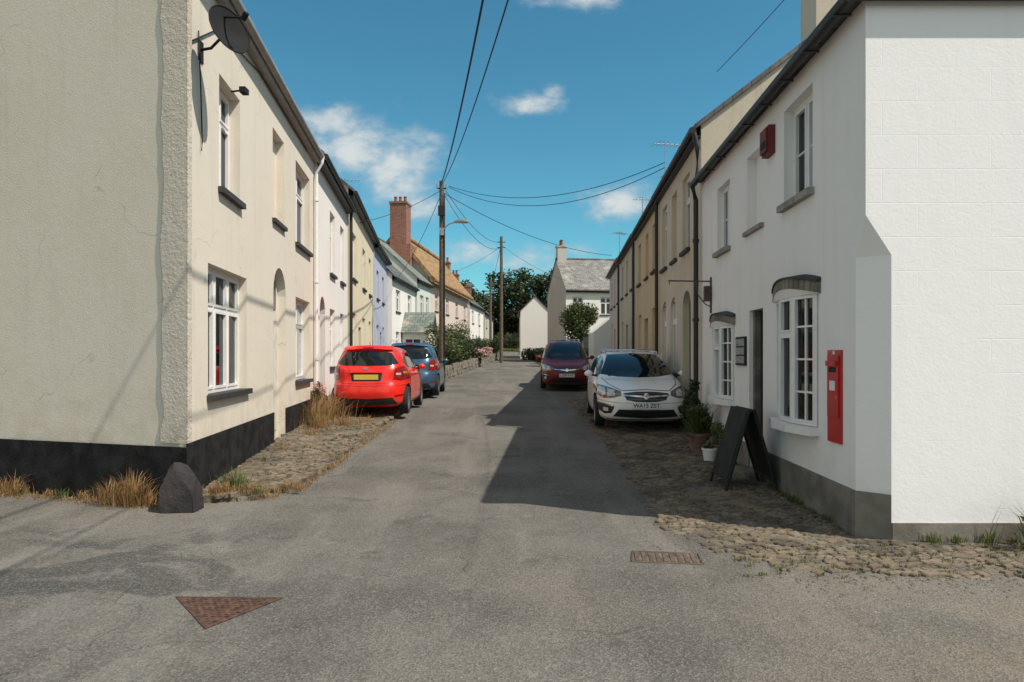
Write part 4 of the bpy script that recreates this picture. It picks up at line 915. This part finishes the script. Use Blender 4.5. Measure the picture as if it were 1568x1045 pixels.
        bd=[(.05*math.cos(t),.64+.05*math.sin(t)) for t in [math.pi*i/8 for i in range(9)]]; patch('badge','chrome','F',bd,[(x,1.28-z) for x,z in bd],off=.03,nu=12)
        patch('lower_intake','trim','F',[(-.50,.405),(0,.395),(.50,.405)],[(-.60,.27),(0,.24),(.60,.27)],off=.008)
        patch('bumper_trim','lamp_in','F',[(-.7,.225),(.7,.225)],[(-.7,.20),(.7,.20)],off=.012,nv=1)
        sym('fog_recess','trim','F',[(.58,.45),(.72,.475),(.85,.51)],[(.63,.33),(.74,.31),(.83,.36)],off=.008); sym('fog_lamp','lens','F',[(.68,.43),(.76,.435)],[(.68,.36),(.76,.365)],off=.014,nu=6); sym('fog_blade','chrome','F',[(.58,.47),(.85,.53)],[(.59,.455),(.85,.512)],off=.014,nv=1)
        line('F',[(-.43,.745),(0,.765),(.43,.745)]); line('F',[(.44,.745),(.64,.85),(.74,.95)],.005); line('F',[(-.44,.745),(-.64,.85),(-.74,.95)],.005)
        line('F',[(-.86,.56),(-.5,.525),(0,.515),(.5,.525),(.86,.56)],.003)
        sym('tail_lamp','tail','R',[(.60,.92),(.86,.92)],[(.58,.76),(.89,.72)],off=.008); patch('rear_lower','trim','R',[(-.7,.36),(.7,.36)],[(-.7,.24),(.7,.24)])
        line('F',[(-.60,.99),(-.2,1.02),(.02,1.015)],.007); line('F',[(.0,.985),(.3,1.015),(.6,1.02)],.007)
    else:
        sym('tail_lamp','tail','R',[(.60,1.02),(.68,1.06),(.77,1.07)],[(.57,.80),(.70,.77),(.835,.80)],off=.012,nu=14,nv=10)
        sym('reverse_lamp','lens','R',[(.62,.93),(.70,.93)],[(.61,.89),(.70,.88)],off=.017,nu=6,nv=3); sym('indicator','amber','R',[(.73,.96),(.79,.96)],[(.74,.91),(.80,.91)],off=.017,nu=6,nv=3)
        patch('handle_trim',paint,'R',[(-.34,.975),(.34,.975)],[(-.34,.93),(.34,.93)],off=.03,nv=3); patch('plate_recess','trim','R',[(-.34,.93),(.34,.93)],[(-.31,.755),(.31,.755)],off=.004)
        line('R',[(-.60,1.07),(-.585,.80),(-.5,.70),(0,.695),(.5,.70),(.585,.80),(.60,1.07)],.005)
        patch('rear_lower','trim','R',[(-.56,.40),(0,.37),(.56,.40)],[(-.66,.25),(0,.23),(.66,.25)]); sym('reflector','tail','R',[(.60,.45),(.76,.47)],[(.60,.42),(.76,.44)],off=.01,nv=2)
        line('R',[(-.84,.66),(-.6,.655),(0,.65),(.6,.655),(.84,.66)],.004)
        bd=[(.045*math.cos(t),1.015+.03*math.sin(t)) for t in [math.pi*i/8 for i in range(9)]]; patch('badge','chrome','R',bd,[(x,2.03-z) for x,z in bd],off=.02,nu=12)
        patch('rear_spoiler',paint,'R',[(-.50,1.455),(0,1.475),(.50,1.455)],[(-.53,1.40),(0,1.425),(.53,1.40)],off=.06,nv=4); patch('brake_lamp','tail','R',[(-.12,1.44),(.12,1.44)],[(-.12,1.425),(.12,1.425)],off=.065,nv=1)
        line('R',[(0,1.09),(.2,1.12),(.36,1.16)],.009)
        sym('headlamp','lens','F',[(.5,.80),(.82,.86)],[(.48,.68),(.83,.70)],off=.008); patch('grille','trim','F',[(-.5,.5),(.5,.5)],[(-.5,.3),(.5,.3)])
    if plate:
        v,txt,zp2=plate; sg=1 if v=='F' else -1
        h=bvh.ray_cast(Vector((4*sg,0,zp2)),Vector((-sg,0,0)))[0]; x0=h.x+sg*.018
        b.box('number_plate','plw' if v=='F' else 'ply',min(x0,x0+sg*.012),max(x0,x0+sg*.012),-.26,.26,zp2-.055,zp2+.055)
    for sg in (-1,1):
        mx=.72 if E else .66; mz=zm(1.0)
        vs=[];fs=[]
        for i in range(7):
            for q in range(12):
                f=math.sin(math.pi*(i+.35)/6.7); t=2*math.pi*q/12; vs.append((mx-.04+.07*f*math.cos(t),sg*(W-.02+.03*i),mz+.03+.075*f*math.sin(t)))
        for i in range(6):
            for q in range(12): fs.append((i*12+q,i*12+(q+1)%12,(i+1)*12+(q+1)%12,(i+1)*12+q))
        fs.append(tuple(range(12))); fs.append(tuple(72+q for q in range(12))); b.add('mirror',paint,vs,fs,True)
        b.tube('mirror_stalk','trim',[(mx,sg*(W-.12),mz-.02),(mx-.02,sg*(W+.0),mz)],.025,6)
        if rails: 
            b.tube('roof_rail','chrome',[(.0,sg*.56,zm(1.42)),(-.1,sg*.56,zm(1.475)),(-1.5,sg*.55,zm(1.475)),(-1.65,sg*.54,zm(1.42))],.016,6)
    if rails:
        for x in (-.3,-1.2): b.tube('roof_bar','chrome',[(x,-.58,zm(1.52)),(x,.58,zm(1.52))],.016,6)
    b.tube('aerial','trim',[(-1.35,0,zm(1.47)),(-1.5,0,zm(1.60))],.005,4)
    for x in wx:
        for sg in (-1,1):
            y0=sg*(W-.20);y1=sg*(W-.012); r_=wheel
            prof=[(r_*.6,y0),(r_*.97,y0),(r_,y0+sg*.03),(r_,y1-sg*.03),(r_*.96,y1),(r_*.70,y1+sg*.004),(r_*.66,y1-sg*.01)]
            def lathe(part,mat,pr):
                vs=[];fs=[]
                for (rr,yy) in pr:
                    for q in range(32): t=2*math.pi*q/32; vs.append((x+rr*math.cos(t),yy,wheel+rr*math.sin(t)))
                for i in range(len(pr)-1):
                    for q in range(32): fs.append((i*32+q,i*32+(q+1)%32,(i+1)*32+(q+1)%32,(i+1)*32+q))
                b.add(part,mat,vs,fs,True)
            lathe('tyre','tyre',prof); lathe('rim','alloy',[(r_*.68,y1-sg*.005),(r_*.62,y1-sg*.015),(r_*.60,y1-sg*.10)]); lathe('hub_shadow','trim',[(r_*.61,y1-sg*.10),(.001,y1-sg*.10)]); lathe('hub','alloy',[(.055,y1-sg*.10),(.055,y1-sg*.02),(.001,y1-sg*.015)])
            for s5 in range(5):
                t=2*math.pi*s5/5+.3; c,s_=math.cos(t),math.sin(t); px_,pz_=-s_,c
                q=[]
                for yy in (y1-sg*.055,y1-sg*.02):
                    for (rr,ww) in ((.04,-.035),(r_*.63,-.028),(r_*.63,.028),(.04,.035)): q.append((x+rr*c+ww*px_,yy,wheel+rr*s_+ww*pz_))
                b.hexa('spoke','alloy',q)
    e=b.finish(loc=loc,rot=(tilt,0,yaw),scale=sc); body.parent=e
    if plate:
        cu=bpy.data.curves.new('plate_text','FONT'); cu.body=txt; cu.size=.105; cu.align_x='CENTER'; cu.align_y='CENTER'; cu.extrude=.001; cu.offset=.0015
        o=bpy.data.objects.new('plate_text',cu); scene.collection.objects.link(o); cu.materials.append(M['trim']); o.parent=e
        o.location=(x0+sg*.014,0,zp2); o.rotation_euler=(math.pi/2,0,math.pi/2*sg); o.scale=(.98,1,1)
    return e
g1=lambda y:gh(y)+.015
car('white_estate_car',ESTATE,'p_white',(2.62,12.65+2.33,g1(15.0)),math.radians(-90)-.055,k=1.02,plate=('F','WA15 ZST',.475),rails=True)
car('red_hatchback_car',HATCH,'p_red',(-3.17,14.6+1.95,gh(16.5)+.08),math.radians(90)+.02,plate=('R','WF61 FTP',.84))
car('blue_hatchback_car',HATCH,'p_blue',(-3.08,19.9+1.95,gh(21.8)+.04),math.radians(90)+.03,k=1.12,plate=('R','WK08 XDR',.84))
car('maroon_people_carrier',ESTATE,'p_maroon',(1.93,22.8+2.3,g1(25.0)),math.radians(-90)-.04,k=1.28,plate=('F','LC08 RXR',.47),rails=True,sc=(.95,.98,1.03))

# ------------------------------------------------------------------ camera, sun, sky
cam=bpy.data.cameras.new('camera'); co=bpy.data.objects.new('camera',cam); scene.collection.objects.link(co)
co.location=(0,0,1.6); co.rotation_euler=(math.pi/2,0,0); cam.lens=24; cam.sensor_width=36; cam.shift_y=22/1568; cam.clip_end=2000
scene.camera=co
sd=Vector((3.18,-1.68,4.7)).normalized()
sun=bpy.data.lights.new('sun','SUN'); sun.energy=5.0; sun.angle=math.radians(.5); sun.color=(1,.925,.82)
so=bpy.data.objects.new('sun',sun); scene.collection.objects.link(so); so.rotation_euler=(-sd).to_track_quat('-Z','Y').to_euler(); so.location=(20,-10,30)
w=bpy.data.worlds.new('World'); scene.world=w; w.use_nodes=True; g=N(w.node_tree); bg=w.node_tree.nodes['Background']
sky=g.n('ShaderNodeTexSky',sky_type='NISHITA'); sky.sun_disc=False; sky.sun_elevation=math.asin(sd.z); sky.sun_rotation=math.atan2(sd.x,sd.y)
sky.air_density=1.0; sky.dust_density=.3; sky.ozone_density=1.5
v=g.n('ShaderNodeTexCoord').outputs['Generated']; X,Y,Z=g.sep(v)
yy=g.m('MAXIMUM',Y,.05); a=g.m('DIVIDE',X,yy); c=g.m('DIVIDE',Z,yy); pv=g.comb(a,c,0)
nz=g.noise(g.scale(pv,(1,1.6,1)),11,8,.6); n2=g.noise(pv,38,4,.6)
m=None
for (cx,cz,rx,rz,amp) in ((-.27,.335,.06,.03,1),(-.225,.30,.07,.04,1.1),(-.165,.275,.065,.06,1.1),(-.13,.225,.05,.03,.8),(.035,.368,.05,.018,.9),(.06,.385,.022,.018,.8),(.165,.222,.065,.026,1.0),(.185,.235,.03,.02,.8),(.10,.52,.08,.016,.8),(.02,.135,.10,.025,.8),(-.05,.15,.06,.03,.8),(.08,.155,.05,.015,.7),(-.6,.6,.2,.06,.8),(.8,.5,.25,.08,.9)):
    d=g.m('ADD',g.m('POWER',g.m('ABSOLUTE',g.m('DIVIDE',g.m('SUBTRACT',a,cx),rx)),2),g.m('POWER',g.m('ABSOLUTE',g.m('DIVIDE',g.m('SUBTRACT',c,cz),rz)),2))
    q=g.m('MULTIPLY',g.m('POWER',2.718,g.m('MULTIPLY',d,-.7)),amp); m=q if m is None else g.m('MAXIMUM',m,q)
dens=g.m('ADD',g.m('MULTIPLY',m,.75),g.m('SUBTRACT',g.m('MULTIPLY',nz,1.5),.75)); dens=g.m('ADD',dens,g.m('MULTIPLY',g.m('SUBTRACT',n2,.5),.25))
mask=g.m('MULTIPLY',g.ss(dens,.22,.85),g.ss(m,.06,.3)); mask=g.m('MULTIPLY',mask,g.ss(Y,.1,.3))
tint=g.mix(1.0,sky.outputs[0],(.50,1.10,1.08),'MULTIPLY')
cl=g.mix(g.ss(dens,.3,.95),(3.8,4.7,5.2),(7.0,7.1,6.9))
col=g.mix(g.m('MULTIPLY',mask,.85),tint,cl)
# unseen bright broken cloud, added behind the viewer as fill light
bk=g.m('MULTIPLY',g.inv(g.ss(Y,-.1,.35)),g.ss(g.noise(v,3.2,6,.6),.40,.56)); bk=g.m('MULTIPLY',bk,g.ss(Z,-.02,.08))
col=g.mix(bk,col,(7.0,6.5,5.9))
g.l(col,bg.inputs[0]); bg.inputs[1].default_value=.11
